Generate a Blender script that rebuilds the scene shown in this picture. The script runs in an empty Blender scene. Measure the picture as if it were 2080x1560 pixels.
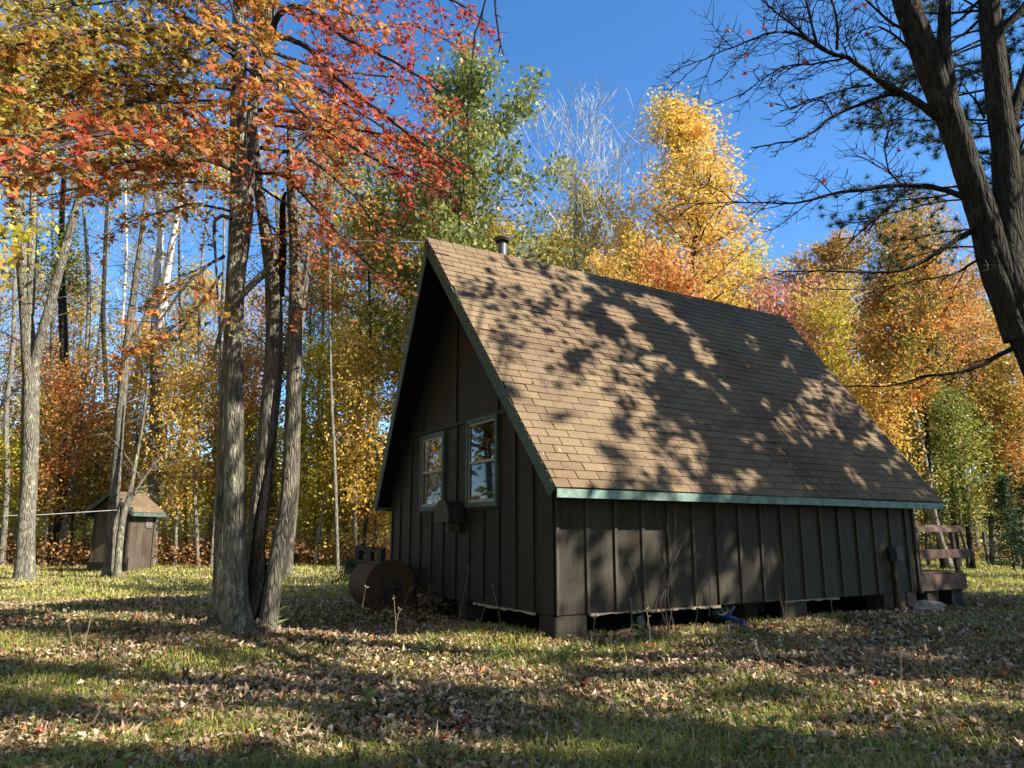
import bpy, math, random
import numpy as np
from mathutils import Matrix, Vector
R = math.radians
rng = np.random.default_rng(7)
random.seed(7)
sc = bpy.context.scene
COL = sc.collection

# ------------------------------------------------------------------ camera, sky, sun, exposure
F_PX, PITCH, CAMZ = 1511.3, .2009, 1.3
cd = bpy.data.cameras.new('camera'); cam = bpy.data.objects.new('camera', cd); COL.objects.link(cam)
cam.location = (0, 0, CAMZ); cam.rotation_euler = (math.pi/2+PITCH, 0, 0)
cd.sensor_width = 36; cd.lens = F_PX/2080*36; cd.clip_start = .05; cd.clip_end = 2000
sc.camera = cam
SUN_AZ, SUN_EL = R(108), R(37)          # clockwise from the view direction (+Y)
SUN = np.array([math.cos(SUN_EL)*math.sin(SUN_AZ), math.cos(SUN_EL)*math.cos(SUN_AZ), math.sin(SUN_EL)])
w = bpy.data.worlds.new('World'); sc.world = w; w.use_nodes = True
nt = w.node_tree; nt.nodes.clear()
sky = nt.nodes.new('ShaderNodeTexSky'); sky.sky_type = 'NISHITA'; sky.sun_disc = False
sky.sun_elevation = SUN_EL; sky.sun_rotation = SUN_AZ
sky.altitude = 1500; sky.air_density = 1.0; sky.dust_density = .1; sky.ozone_density = 4.0
bg = nt.nodes.new('ShaderNodeBackground'); bg.inputs[1].default_value = .1
wo = nt.nodes.new('ShaderNodeOutputWorld')
hs = nt.nodes.new('ShaderNodeHueSaturation'); hs.inputs['Saturation'].default_value = 1.18; hs.inputs['Value'].default_value = 1.35
nt.links.new(sky.outputs[0], hs.inputs['Color']); nt.links.new(hs.outputs[0], bg.inputs[0]); nt.links.new(bg.outputs[0], wo.inputs[0])
sd = bpy.data.lights.new('sun', 'SUN'); so = bpy.data.objects.new('sun', sd); COL.objects.link(so)
sd.energy = 5.0; sd.angle = R(.55); sd.color = (1, .93, .80)
so.rotation_euler = Vector(SUN).to_track_quat('Z', 'Y').to_euler()
sc.view_settings.view_transform = 'Standard'; sc.view_settings.look = 'None'
sc.view_settings.exposure = 1.1; sc.view_settings.gamma = 1; sc.view_settings.use_curve_mapping = False
sc.cycles.max_bounces = 6; sc.cycles.diffuse_bounces = 2; sc.cycles.glossy_bounces = 3
sc.cycles.transmission_bounces = 3; sc.cycles.transparent_max_bounces = 4
sc.cycles.caustics_reflective = False; sc.cycles.caustics_refractive = False
sc.cycles.use_denoising = True

# ------------------------------------------------------------------ geometry helpers
CP, SP = math.cos(PITCH), math.sin(PITCH)
def ray(px, py):
    X = (px-1040)/F_PX; U = (780-py)/F_PX
    return np.array([X, CP-U*SP, SP+U*CP])
def at(px, py, Y):                       # the point seen at a photo pixel, Y metres ahead
    r = ray(px, py); r = r*(Y/r[1]); return np.array([r[0], Y, CAMZ+r[2]])
def to_px(P):
    P = np.asarray(P, float); z = P[..., 2]-CAMZ; y = P[..., 1]
    d = y*CP+z*SP; u = -y*SP+z*CP
    ds = np.where(d > .05, d, np.nan)
    return 1040+F_PX*P[..., 0]/ds, 780-F_PX*u/ds
def ground_z(x, y):
    x = np.asarray(x, float); y = np.asarray(y, float)
    t = np.clip((y-3)/6, 0, 1); b = .15*t*t*(3-2*t)
    n = .022*np.sin(x*1.3+.7*y)+.018*np.sin(y*2.1-x*.6+1)+.012*np.sin(x*3.1+1.7)*np.cos(y*2.7)
    far = np.clip((y-25)/60, 0, 1)
    h_ = np.clip((y-58)/45, 0, 1); return b+n+far*.8+4.2*h_*h_*(3-2*h_)+.05*np.clip((y-12)/10, 0, 1)
def unit(v):
    v = np.asarray(v, float); return v/np.maximum(np.linalg.norm(v, axis=-1, keepdims=True), 1e-9)

class Geo:
    def __init__(s): s.v = []; s.f = []; s.a = []; s.m = []; s.n = 0
    def add(s, V, Fc, attr=0., mat=0):
        V = np.asarray(V, float).reshape(-1, 3); Fc = np.asarray(Fc, int)
        s.v.append(V); s.f.append(Fc+s.n); s.n += len(V)
        a = np.broadcast_to(np.asarray(attr, float), (len(Fc),)); s.a.append(a); s.m.append(np.full(len(Fc), mat))
    def mesh(s, name, mats, smooth=False):
        me = bpy.data.meshes.new(name)
        V = np.concatenate(s.v); me.vertices.add(len(V)); me.vertices.foreach_set('co', V.ravel())
        tot = np.concatenate([np.full(len(f), f.shape[1]) for f in s.f])
        idx = np.concatenate([f.ravel() for f in s.f])
        me.loops.add(len(idx)); me.loops.foreach_set('vertex_index', idx)
        st = np.concatenate([[0], np.cumsum(tot)[:-1]])
        me.polygons.add(len(tot)); me.polygons.foreach_set('loop_start', st)
        me.polygons.foreach_set('material_index', np.concatenate(s.m))
        me.polygons.foreach_set('use_smooth', np.full(len(tot), bool(smooth)))
        at_ = me.attributes.new('rnd', 'FLOAT', 'FACE'); at_.data.foreach_set('value', np.concatenate(s.a))
        for m_ in (mats if isinstance(mats, (list, tuple)) else [mats]): me.materials.append(m_)
        me.update(calc_edges=True); return me
def link(name, me, parent=None, loc=None, kind=None, label=None):
    o = bpy.data.objects.new(name, me); COL.objects.link(o)
    if parent is not None: o.parent = parent
    if loc is not None: o.location = loc
    if kind: o['kind'] = kind
    if label: o['label'] = label
    return o
def tag(o, label, cat, group=None, kind=None):
    o['label'] = label; o['category'] = cat
    if group: o['group'] = group
    if kind: o['kind'] = kind
    return o
def thing(name, label, cat, loc=(0, 0, 0), rz=0, group=None):
    o = bpy.data.objects.new(name, None); COL.objects.link(o); o.empty_display_size = .1
    o.location = loc; o.rotation_euler = (0, 0, rz); return tag(o, label, cat, group)
def copy_tree(o, parent=None):
    c = o.copy(); COL.objects.link(c)
    if parent is not None: c.parent = parent
    for ch in list(o.children): copy_tree(ch, c)
    return c
BOXF = np.array([[0, 3, 2, 1], [4, 5, 6, 7], [0, 1, 5, 4], [1, 2, 6, 5], [2, 3, 7, 6], [3, 0, 4, 7]])
def box(g, x0, x1, y0, y1, z0, z1, attr=0., mat=0):
    g.add([(x0, y0, z0), (x1, y0, z0), (x1, y1, z0), (x0, y1, z0), (x0, y0, z1), (x1, y0, z1), (x1, y1, z1), (x0, y1, z1)], BOXF, attr, mat)
def bar(g, p0, p1, wd, th, up=(0, 0, 1), attr=0., mat=0):    # a board from p0 to p1
    p0 = np.array(p0, float); p1 = np.array(p1, float); d = unit(p1-p0)
    s_ = np.cross(d, up)
    if np.linalg.norm(s_) < 1e-3: s_ = np.cross(d, (1, 0, 0))
    s_ = unit(s_); u = np.cross(s_, d); o = [(-1, -1), (1, -1), (1, 1), (-1, 1)]
    g.add([p+s_*a*wd/2+u*b*th/2 for p in (p0, p1) for a, b in o], BOXF, attr, mat)
def hexa(g, pts, attr=0., mat=0): g.add(pts, BOXF, attr, mat)
def smooth_path(P, Rr, step):
    P = np.asarray(P, float); Rr = np.asarray(Rr, float)
    if len(P) > 2:
        Q = np.vstack([2*P[0]-P[1], P, 2*P[-1]-P[-2]]); out = []; ro = []
        for i in range(len(P)-1):
            n = max(1, int(np.linalg.norm(P[i+1]-P[i])/step))
            for k in range(n):
                t = k/n; p0, p1, p2, p3 = Q[i], Q[i+1], Q[i+2], Q[i+3]
                out.append(.5*((2*p1)+(-p0+p2)*t+(2*p0-5*p1+4*p2-p3)*t*t+(-p0+3*p1-3*p2+p3)*t**3)); ro.append(Rr[i]*(1-t)+Rr[i+1]*t)
        out.append(P[-1]); ro.append(Rr[-1]); return np.array(out), np.array(ro)
    n = max(1, int(np.linalg.norm(P[1]-P[0])/step)); t = np.linspace(0, 1, n+1)[:, None]
    return P[0]*(1-t)+P[1]*t, (Rr[0]*(1-t)+Rr[1]*t)[:, 0]
def tube(g, P, Rr, k=10, rough=0., step=None, seed=0, attr=0., mat=0, flare=0., cap=False):
    P = np.asarray(P, float); Rr = np.broadcast_to(np.asarray(Rr, float), (len(P),))
    if step: P, Rr = smooth_path(P, Rr, step)
    n = len(P); T = unit(np.gradient(P, axis=0)); ref = np.array([1., 0, 0]) if abs(T[0][0]) < .8 else np.array([0, 1., 0])
    S = unit(ref-(T@ref)[:, None]*T); U = np.cross(T, S)
    th = np.arange(k)*2*math.pi/k; r_ = np.random.default_rng(seed)
    rad = Rr[:, None]*np.ones((1, k))
    if rough:
        ph = r_.uniform(0, 6.28, 6); L = np.concatenate([[0], np.cumsum(np.linalg.norm(np.diff(P, axis=0), axis=1))])[:, None]
        rad = rad*(1+rough*(.5*np.sin(3*th[None]+ph[0]+L*1.1)+.35*np.sin(5*th[None]+ph[1]-L*2.3)+.3*np.sin(L*4+ph[2]+th[None])+.5*r_.normal(0, .45, (n, k))))
    if flare:
        L = np.concatenate([[0], np.cumsum(np.linalg.norm(np.diff(P, axis=0), axis=1))])[:, None]
        rad = rad*(1+flare*np.exp(-L/.13)*(1+.45*np.sin(4*th[None]+seed)+.25*np.sin(7*th[None]+2*seed)))
    V = P[:, None]+rad[..., None]*(np.cos(th)[None, :, None]*S[:, None]+np.sin(th)[None, :, None]*U[:, None])
    i = np.arange(n-1)[:, None]*k; j = np.arange(k)[None]; jn = (j+1) % k
    Fc = np.stack([i+j, i+jn, i+k+jn, i+k+j], -1).reshape(-1, 4)
    g.add(V.reshape(-1, 3), Fc, attr, mat)
    if cap:
        for e, o in ((0, 0), (1, (n-1)*k)):
            c = P[0 if e == 0 else -1]; ring = V[0 if e == 0 else -1]
            g.add(np.vstack([ring, c]), [((a+1) % k, a, k) if e == 0 else (a, (a+1) % k, k) for a in range(k)], attr, mat)
def segs(g, A, B, ra, rb, k=3, attr=0., mat=0):       # many thin twigs at once
    A = np.asarray(A, float); B = np.asarray(B, float)
    if len(A) == 0: return
    T = unit(B-A); ref = np.where(np.abs(T[:, 2:3]) > .9, [[1., 0, 0]], [[0, 0, 1.]]); S = unit(np.cross(T, ref)); U = np.cross(T, S)
    th = np.arange(k)*2*math.pi/k; c = np.cos(th)[None, :, None]*S[:, None]+np.sin(th)[None, :, None]*U[:, None]
    V = np.concatenate([A[:, None]+c*np.asarray(ra)[:, None, None], B[:, None]+c*np.asarray(rb)[:, None, None]], 1)
    i = np.arange(len(A))[:, None]*2*k; j = np.arange(k)[None]; jn = (j+1) % k
    g.add(V.reshape(-1, 3), np.stack([i+j, i+jn, i+k+jn, i+k+j], -1).reshape(-1, 4), attr, mat)
def rot_mats(N_, up, spread, r_=rng):                 # frames whose normal scatters about `up`
    up = np.broadcast_to(np.asarray(up, float), (N_, 3))
    n = unit(up+r_.normal(0, spread, (N_, 3))); t = unit(np.cross(n, r_.normal(0, 1, (N_, 3)))); b = np.cross(n, t)
    return np.stack([t, b, n], -1)
def scatter(g, tv, tf, pos, Rm, size, attr, curl=None, mat=0):
    N_ = len(pos)
    if N_ == 0: return
    V = np.broadcast_to(tv, (N_,)+tv.shape).copy()
    if curl is not None: V[..., 2] += curl[:, :1]*V[..., 0]**2+curl[:, 1:2]*V[..., 1]**2+curl[:, 2:3]*V[..., 0]*V[..., 1]
    V = np.einsum('nij,nkj->nki', Rm, V*np.asarray(size)[:, None, None])+pos[:, None]
    Fc = tf[None]+(np.arange(N_)*len(tv))[:, None, None]
    g.add(V.reshape(-1, 3), Fc.reshape(-1, tf.shape[1]), np.repeat(attr, len(tf)), mat)
def fan(out, c=(0, 0)):
    v = np.array([[c[0], c[1], 0]]+[[a, b, 0] for a, b in out]); n = len(out)
    return v, np.array([[0, 1+i, 1+(i+1) % n] for i in range(n)])
MAPLE = fan([(0, -.34), (-.30, -.44), (-.20, -.22), (-.52, -.10), (-.36, .04), (-.44, .30), (-.17, .18), (0, .58), (.17, .18), (.44, .30), (.36, .04), (.52, -.10), (.20, -.22), (.30, -.44)], (0, -.08))
MAPLE2 = fan([(0, -.38), (-.42, -.24), (-.24, -.02), (-.42, .30), (-.12, .2), (0, .56), (.12, .2), (.42, .30), (.24, -.02), (.42, -.24)], (0, -.05))
OVAL = (np.array([[0, -.5, 0], [-.3, -.05, 0], [0, .5, 0], [.3, -.05, 0.]]), np.array([[0, 1, 2, 3]]))
OVALF = (np.array([[0, -.5, 0], [-.3, -.05, .1], [0, .5, 0], [.3, -.05, .1], [0, -.02, -.04]]), np.array([[0, 4, 1], [1, 4, 2], [2, 4, 3], [3, 4, 0]]))

# ------------------------------------------------------------------ materials
class Mat:
    def __init__(s, name, rough=.8, spec=.3):
        s.m = bpy.data.materials.new(name); s.m.use_nodes = True; s.t = s.m.node_tree; s.p = s.t.nodes['Principled BSDF']
        s.p.inputs['Roughness'].default_value = rough; s.p.inputs['Specular IOR Level'].default_value = spec
        s.out = s.t.nodes['Material Output']
    def n(s, typ, **k):
        x = s.t.nodes.new(typ)
        for a, b in k.items(): setattr(x, a, b)
        return x
    def set(s, sock, v):
        if hasattr(v, 'links') or isinstance(v, bpy.types.NodeSocket): s.t.links.new(v, sock)
        else: sock.default_value = v
    def coord(s, kind='Object', scale=(1, 1, 1)):
        if kind == 'World': src = s.n('ShaderNodeNewGeometry').outputs['Position']
        else: src = s.n('ShaderNodeTexCoord').outputs[kind]
        mp = s.n('ShaderNodeMapping'); mp.inputs['Scale'].default_value = scale; s.t.links.new(src, mp.inputs[0]); return mp.outputs[0]
    def noise(s, co, scale, detail=4, rough=.6):
        x = s.n('ShaderNodeTexNoise'); s.t.links.new(co, x.inputs['Vector']); x.inputs['Scale'].default_value = scale
        x.inputs['Detail'].default_value = detail; x.inputs['Roughness'].default_value = rough; return x.outputs['Fac']
    def ramp(s, fac, stops, interp='LINEAR'):
        x = s.n('ShaderNodeValToRGB'); x.color_ramp.interpolation = interp; e = x.color_ramp.elements
        while len(e) < len(stops): e.new(.5)
        for i, (p, c) in enumerate(stops): e[i].position = p; e[i].color = (*c, 1) if len(c) == 3 else c
        s.t.links.new(fac, x.inputs[0]); return x.outputs[0]
    def mix(s, fac, a, b, mode='MIX'):
        x = s.n('ShaderNodeMix', data_type='RGBA', blend_type=mode); s.set(x.inputs[0], fac)
        for i, v in ((6, a), (7, b)):
            s.set(x.inputs[i], (*v, 1) if isinstance(v, tuple) and len(v) == 3 else v)
        return x.outputs[2]
    def math(s, op, a, b=0., c=0.):
        x = s.n('ShaderNodeMath', operation=op)
        for i, v in enumerate((a, b, c)): s.set(x.inputs[i], v)
        return x.outputs[0]
    def attr(s): return s.n('ShaderNodeAttribute', attribute_name='rnd').outputs['Fac']
    def orand(s): return s.n('ShaderNodeObjectInfo').outputs['Random']
    def bump(s, h, strength=.4, dist=.01):
        x = s.n('ShaderNodeBump'); x.inputs['Strength'].default_value = strength; x.inputs['Distance'].default_value = dist
        s.t.links.new(h, x.inputs['Height']); s.t.links.new(x.outputs[0], s.p.inputs['Normal']); return x.outputs[0]
    def base(s, c): s.set(s.p.inputs['Base Color'], (*c, 1) if isinstance(c, tuple) else c); return s.m
def leaf_mat(name, stops, trans=.4, clump=.5, scale=.7, rough=.5, jitter=.25):
    m = Mat(name, rough, .35); a = m.attr(); n = m.noise(m.coord('World'), scale, 2)
    v = m.math('ADD', m.math('MULTIPLY', a, 1-clump), m.math('MULTIPLY', m.math('MULTIPLY_ADD', n, 2.2, -.6), clump))
    c = m.ramp(v, stops); h = m.n('ShaderNodeHueSaturation'); m.t.links.new(c, h.inputs['Color'])
    b = m.math('FRACT', m.math('MULTIPLY', a, 37.7)); m.set(h.inputs['Value'], m.math('MULTIPLY_ADD', b, 2*jitter, 1-jitter))
    h.inputs['Saturation'].default_value = .97
    c = h.outputs[0]; m.base(c)
    tr = m.n('ShaderNodeBsdfTranslucent'); m.t.links.new(c, tr.inputs[0]); ms = m.n('ShaderNodeMixShader'); ms.inputs[0].default_value = trans
    m.t.links.new(m.p.outputs[0], ms.inputs[1]); m.t.links.new(tr.outputs[0], ms.inputs[2]); m.t.links.new(ms.outputs[0], m.out.inputs[0]); return m.m
def bark(name, dark, light, lichen=(.33, .37, .2), amount=.45, stretch=.22, scale=9, bump=.8):
    m = Mat(name, .9, .15); vo = m.n('ShaderNodeTexVoronoi', feature='DISTANCE_TO_EDGE'); wv = m.mix(.12, m.coord('World', (1, 1, .16)), m.n('ShaderNodeTexNoise').outputs['Color']); m.t.links.new(wv, vo.inputs['Vector']); vo.inputs['Scale'].default_value = 30; crk = m.ramp(vo.outputs['Distance'], [(.0, (0, 0, 0)), (.22, (1, 1, 1))]); co = m.coord('World', (1, 1, stretch)); n1 = m.noise(co, scale*2.2, 6, .7); n2 = m.noise(m.coord('World'), 2.3, 3)
    c = m.ramp(n1, [(.32, dark), (.62, light)]); c = m.mix(m.ramp(n2, [(.4, (0, 0, 0)), (.65, (1, 1, 1))]), c, m.mix(.5, c, light)); c = m.mix(m.math('MULTIPLY_ADD', crk, -.5, .5), c, dark)
    li = m.noise(m.coord('World', (1, 1, .6)), 7, 5, .7); c = m.mix(m.math('MULTIPLY', m.ramp(li, [(.55, (0, 0, 0)), (.63, (1, 1, 1))]), amount), c, lichen)
    m.bump(m.math('ADD', m.math('ADD', n1, m.math('MULTIPLY', crk, .6)), m.math('MULTIPLY', m.noise(m.coord('World', (1, 1, stretch*.6)), scale*.8, 3), 1.5)), bump, .05); return m.base(c)
def plain(name, c, rough=.6, spec=.4, metal=0., var=.12, scale=8, bump=0, co='Object'):
    m = Mat(name, rough, spec); m.p.inputs['Metallic'].default_value = metal; n = m.noise(m.coord(co), scale, 5, .65)
    d = tuple(x*(1-2*var) for x in c); l = tuple(min(1, x*(1+2*var)) for x in c); col = m.ramp(n, [(.3, d), (.7, l)])
    if bump: m.bump(n, bump, .01)
    return m.base(col)

BK_GREY = bark('grey_bark', (.028, .022, .016), (.33, .29, .23))
BK_LICH = bark('lichen_bark', (.045, .038, .026), (.37, .335, .265), (.52, .53, .34), .7)
BK_DARK = bark('dark_bark', (.012, .010, .008), (.075, .065, .05), (.12, .14, .09), .3)
BK_PALE = bark('pale_bark', (.13, .12, .09), (.40, .37, .31), (.5, .5, .4), .3)
BK_BURNT = bark('charred_wood', (.004, .004, .004), (.02, .017, .014), (.03, .03, .025), .1)
def birch():
    m = Mat('birch_bark', .6, .3); n = m.noise(m.coord('World', (1.2, 1.2, 9)), 3.4, 4, .7); n2 = m.noise(m.coord('World', (1, 1, .35)), 2.2, 3)
    c = m.ramp(n, [(.36, (.05, .04, .035)), (.43, (.62, .58, .52)), (1, (.72, .69, .63))]); c = m.mix(m.ramp(n2, [(.56, (0, 0, 0)), (.68, (1, 1, 1))]), c, (.10, .08, .06)); m.bump(n, .3, .01); return m.base(c)
BK_BIRCH = birch()
OAKP = leaf_mat('oak_leaves', [(.0, (.06, .10, .02)), (.45, (.21, .25, .05)), (.8, (.52, .46, .12)), (1, (.62, .40, .10))], .4)
YEL = leaf_mat('golden_leaves', [(.0, (.42, .36, .06)), (.3, (.74, .52, .09)), (.6, (.84, .55, .10)), (1, (.80, .40, .09))], .45)
YGR = leaf_mat('yellow_green_leaves', [(.0, (.16, .18, .03)), (.3, (.38, .35, .05)), (.55, (.66, .50, .09)), (.8, (.74, .44, .08)), (1, (.62, .25, .05))], .45)
GRN = leaf_mat('green_leaves', [(.0, (.08, .14, .025)), (.4, (.20, .28, .045)), (.7, (.42, .40, .07)), (1, (.62, .46, .08))], .4)
LEM = leaf_mat('lemon_leaves', [(.0, (.32, .34, .04)), (.5, (.68, .58, .05)), (1, (.80, .66, .10))], .45)
ORA = leaf_mat('orange_leaves', [(.0, (.46, .36, .08)), (.35, (.68, .38, .09)), (.7, (.70, .25, .07)), (1, (.56, .13, .06))], .45)
ORG = leaf_mat('orange_green_leaves', [(.0, (.14, .19, .03)), (.35, (.40, .36, .06)), (.6, (.66, .34, .06)), (1, (.72, .20, .05))], .42, .65)
RED = leaf_mat('red_leaves', [(.0, (.46, .13, .05)), (.5, (.46, .05, .04)), (1, (.34, .025, .05))], .42)
PNK = leaf_mat('pink_red_leaves', [(.0, (.66, .42, .26)), (.5, (.62, .26, .18)), (1, (.54, .13, .15))], .42)
BRZ = leaf_mat('bronze_leaves', [(.0, (.34, .28, .07)), (.5, (.58, .37, .10)), (1, (.54, .25, .10))], .4)
NEED = leaf_mat('pine_needles', [(.0, (.018, .045, .014)), (.6, (.05, .10, .03)), (1, (.12, .17, .05))], .15)
SHRUB = leaf_mat('shrub_leaves', [(.0, (.18, .22, .04)), (.3, (.48, .46, .08)), (.62, (.78, .62, .12)), (.85, (.76, .46, .12)), (1, (.62, .24, .08))], .5, .6, .45)
FERN = leaf_mat('bracken_fronds', [(.0, (.14, .12, .03)), (.4, (.38, .19, .06)), (.75, (.50, .24, .08)), (1, (.60, .38, .12))], .35, .5, .6)
MAP = leaf_mat('maple_leaves', [(.0, (.17, .16, .025)), (.2, (.40, .31, .05)), (.38, (.64, .34, .06)), (.55, (.68, .23, .05)), (.75, (.60, .12, .045)), (1, (.44, .05, .045))], .48, .0, 1, .45, .28)
LITT = leaf_mat('fallen_leaves', [(.0, (.085, .04, .02)), (.25, (.24, .125, .065)), (.5, (.50, .35, .22)), (.75, (.74, .60, .43)), (.86, (.62, .44, .09)), (.93, (.55, .18, .05)), (1, (.38, .03, .02))], .15, .0, 1, .6, .25)
GRAS = leaf_mat('grass_blades', [(.0, (.06, .095, .015)), (.36, (.20, .27, .035)), (.66, (.60, .58, .12)), (1, (.58, .48, .2))], .35, .45, 1.1, .5, .25)
WEED = leaf_mat('broad_weed_leaves', [(.0, (.10, .19, .05)), (1, (.34, .40, .10))], .4)
STALK = plain('dry_stalk', (.30, .24, .15), .8, .2, co='World')
TWIG = plain('twig_bark', (.055, .042, .036), .85, .2, co='World')
TWIGP = plain('pale_twig_bark', (.52, .50, .47), .85, .2, co='World')

# ------------------------------------------------------------------ ground
def spaced(a, b, mid, n):
    t = np.linspace(-1, 1, n); s_ = np.sinh(3.4*t)/math.sinh(3.4); return np.where(s_ < 0, mid+s_*(mid-a), mid+s_*(b-mid))
gx = spaced(-400, 400, 0, 190); gy = spaced(-60, 600, 9, 190); X, Y = np.meshgrid(gx, gy)
V = np.stack([X, Y, ground_z(X, Y)], -1).reshape(-1, 3); n_ = len(gx); i = np.arange(len(gy)-1)[:, None]*n_; j = np.arange(n_-1)[None]
Fc = np.stack([i+j, i+j+1, i+n_+j+1, i+n_+j], -1).reshape(-1, 4)
m = Mat('ground_soil', .95, .1); n1 = m.noise(m.coord('World'), 1.1, 5); n2 = m.noise(m.coord('World'), 38, 4, .75)
c = m.mix(m.ramp(n1, [(.42, (0, 0, 0)), (.58, (1, 1, 1))]), m.ramp(n2, [(.35, (.03, .028, .012)), (.7, (.13, .11, .045))]), m.ramp(n2, [(.35, (.035, .045, .012)), (.7, (.14, .16, .035))])); m.bump(n2, 1., .04)
g = Geo(); g.add(V, Fc); o = link('ground', g.mesh('ground', m.base(c), True), kind='structure'); o['label'] = 'leaf strewn grassy ground of the clearing'

# ------------------------------------------------------------------ cabin
TH = 1.0287; CA = np.array([math.sin(TH), math.cos(TH), 0]); CG = np.array([-math.cos(TH), math.sin(TH), 0]); CO = np.array([.4826, 8.628, 0.])
def cab(s_, t, z): return CO+CA*s_+CG*t+np.array([0, 0, z])
W_, L_, OV, OG, OF, PR = 4.86, 7.02, .325, .192, .312, .369
ZE, FH, ZR, ZB = 1.711, .12, 5.62, .426
root = thing('cabin', 'dark brown A-frame cabin with a steep brown shingle roof and green trim', 'cabin', CO, math.pi/2-TH)
def wall_mat(name, c0, c1):
    m = Mat(name, .62, .35); n1 = m.noise(m.coord('World', (1, 1, .12)), 26, 5, .7); n2 = m.noise(m.coord('World', (.25, .25, 6)), 20, 3, .7); n3 = m.noise(m.coord('World'), 1.4, 5, .6)
    c = m.ramp(n1, [(.3, c0), (.7, c1)]); c = m.mix(m.math('MULTIPLY', m.ramp(n2, [(.45, (0, 0, 0)), (.7, (1, 1, 1))]), .3), c, tuple(x*1.5 for x in c1))
    c = m.mix(m.math('MULTIPLY', m.ramp(n3, [(.5, (0, 0, 0)), (.72, (1, 1, 1))]), .35), c, tuple(x*1.3 for x in c1))
    c = m.mix(m.ramp(m.noise(m.coord('World', (1, 1, .35)), 2.6, 4), [(.35, (1, 1, 1)), (.6, (0, 0, 0))]), c, m.mix(1., c, (.62, .6, .58), 'MULTIPLY')); st = m.noise(m.coord('World', (1, 1, .5)), 60, 2); c = m.mix(m.math('MULTIPLY', m.ramp(st, [(.76, (0, 0, 0)), (.79, (1, 1, 1))]), .6), c, (.4, .38, .33))
    m.bump(m.math('ADD', n1, m.math('MULTIPLY', n2, .6)), .35, .004); return m.base(c)
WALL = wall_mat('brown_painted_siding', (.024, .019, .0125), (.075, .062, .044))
WALLG = wall_mat('brown_siding_shade_tone', (.011, .007, .0035), (.026, .0165, .008))  # gable copy of the siding, its shade put into a darker brown
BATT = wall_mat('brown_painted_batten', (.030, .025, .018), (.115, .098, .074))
FASC = plain('green_trim_paint', (.20, .30, .255), .5, .4, var=.24, scale=7, bump=.3)
FASD = plain('green_rake_paint', (.06, .095, .078), .55, .35, var=.18, scale=10, bump=.2)
SOFF = plain('dark_soffit_board', (.014, .010, .008), .85, .2)
RAW = plain('bare_weathered_wood', (.40, .31, .23), .85, .2, var=.35, scale=22, bump=.4, co='World')
FOOT = plain('concrete_block', (.07, .06, .05), .95, .1, var=.2, scale=18, bump=.5)
ALU = plain('pale_window_frame', (.30, .29, .24), .45, .5, var=.05)
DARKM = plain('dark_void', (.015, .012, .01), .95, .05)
def shingle_mat():
    m = Mat('brown_asphalt_shingle', .95, .12); gr = m.noise(m.coord('World'), 190, 2, .8); big = m.noise(m.coord('World'), .55, 4); md = m.noise(m.coord('World'), 3.2, 4)
    c = m.ramp(gr, [(.28, (.085, .062, .038)), (.5, (.245, .18, .115)), (.75, (.50, .39, .27))])
    v = m.math('ADD', m.math('MULTIPLY', m.attr(), .5), m.math('MULTIPLY', m.orand(), .5)); c = m.mix(1., c, m.ramp(v, [(0, (.72, .66, .66)), (.5, (.95, .93, .9)), (1, (1.12, 1.06, .95))]), 'MULTIPLY')
    c = m.mix(m.ramp(big, [(.45, (0, 0, 0)), (.65, (1, 1, 1))]), c, m.mix(1., c, (.74, .68, .72), 'MULTIPLY')); c = m.mix(m.math('MULTIPLY', m.ramp(md, [(.4, (0, 0, 0)), (.7, (1, 1, 1))]), .5), c, m.mix(1., c, (.8, .82, .74), 'MULTIPLY'))
    sp = m.noise(m.coord('World'), 4.6, 5, .75); c = m.mix(m.math('MULTIPLY', m.ramp(sp, [(.67, (0, 0, 0)), (.70, (1, 1, 1))]), .7), c, (.40, .38, .34))
    m.bump(gr, .5, .006); return m.base(c)
SHIN = shingle_mat()
def part(name, g, mat, parent=root, kind=None, label=None, smooth=False): return link(name, g.mesh(name, mat, smooth), parent, kind=kind, label=label)
# walls (local x along the eaves, y across the gable)
def roof_z(t): return ZE+FH+(ZR-.03-ZE-FH)*(OV+(t if t < W_/2 else W_-t))/(OV+W_/2)
TK = .16
g = Geo()
prof = [(0, ZB), (W_, ZB), (W_, roof_z(W_)-TK), (W_/2, roof_z(W_/2)-TK*1.6), (0, roof_z(0)-TK)]
def slab(g, prof, s0, s1):
    n = len(prof); V = [(s0, t, z) for t, z in prof]+[(s1, t, z) for t, z in prof]
    tri = [(0, 1, 2), (0, 2, 3), (0, 3, 4)]
    g.add(V, [(a, c_, b) for a, b, c_ in tri]+[(a+n, b+n, c_+n) for a, b, c_ in tri]); g.add(V, [(i, (i+1) % n, n+(i+1) % n, n+i) for i in range(n)])
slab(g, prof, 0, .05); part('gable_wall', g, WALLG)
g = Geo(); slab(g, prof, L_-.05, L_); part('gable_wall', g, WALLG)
for t0, t1 in ((0.002, .05), (W_-.05, W_-.002)):
    g = Geo(); box(g, .052, L_-.052, t0, t1, ZB, roof_z(.02)-TK); part('side_wall', g, WALL)
g = Geo(); box(g, .07, L_-.07, .07, W_-.07, ZB+.03, ZB+.2); part('floor_frame', g, DARKM)
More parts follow.
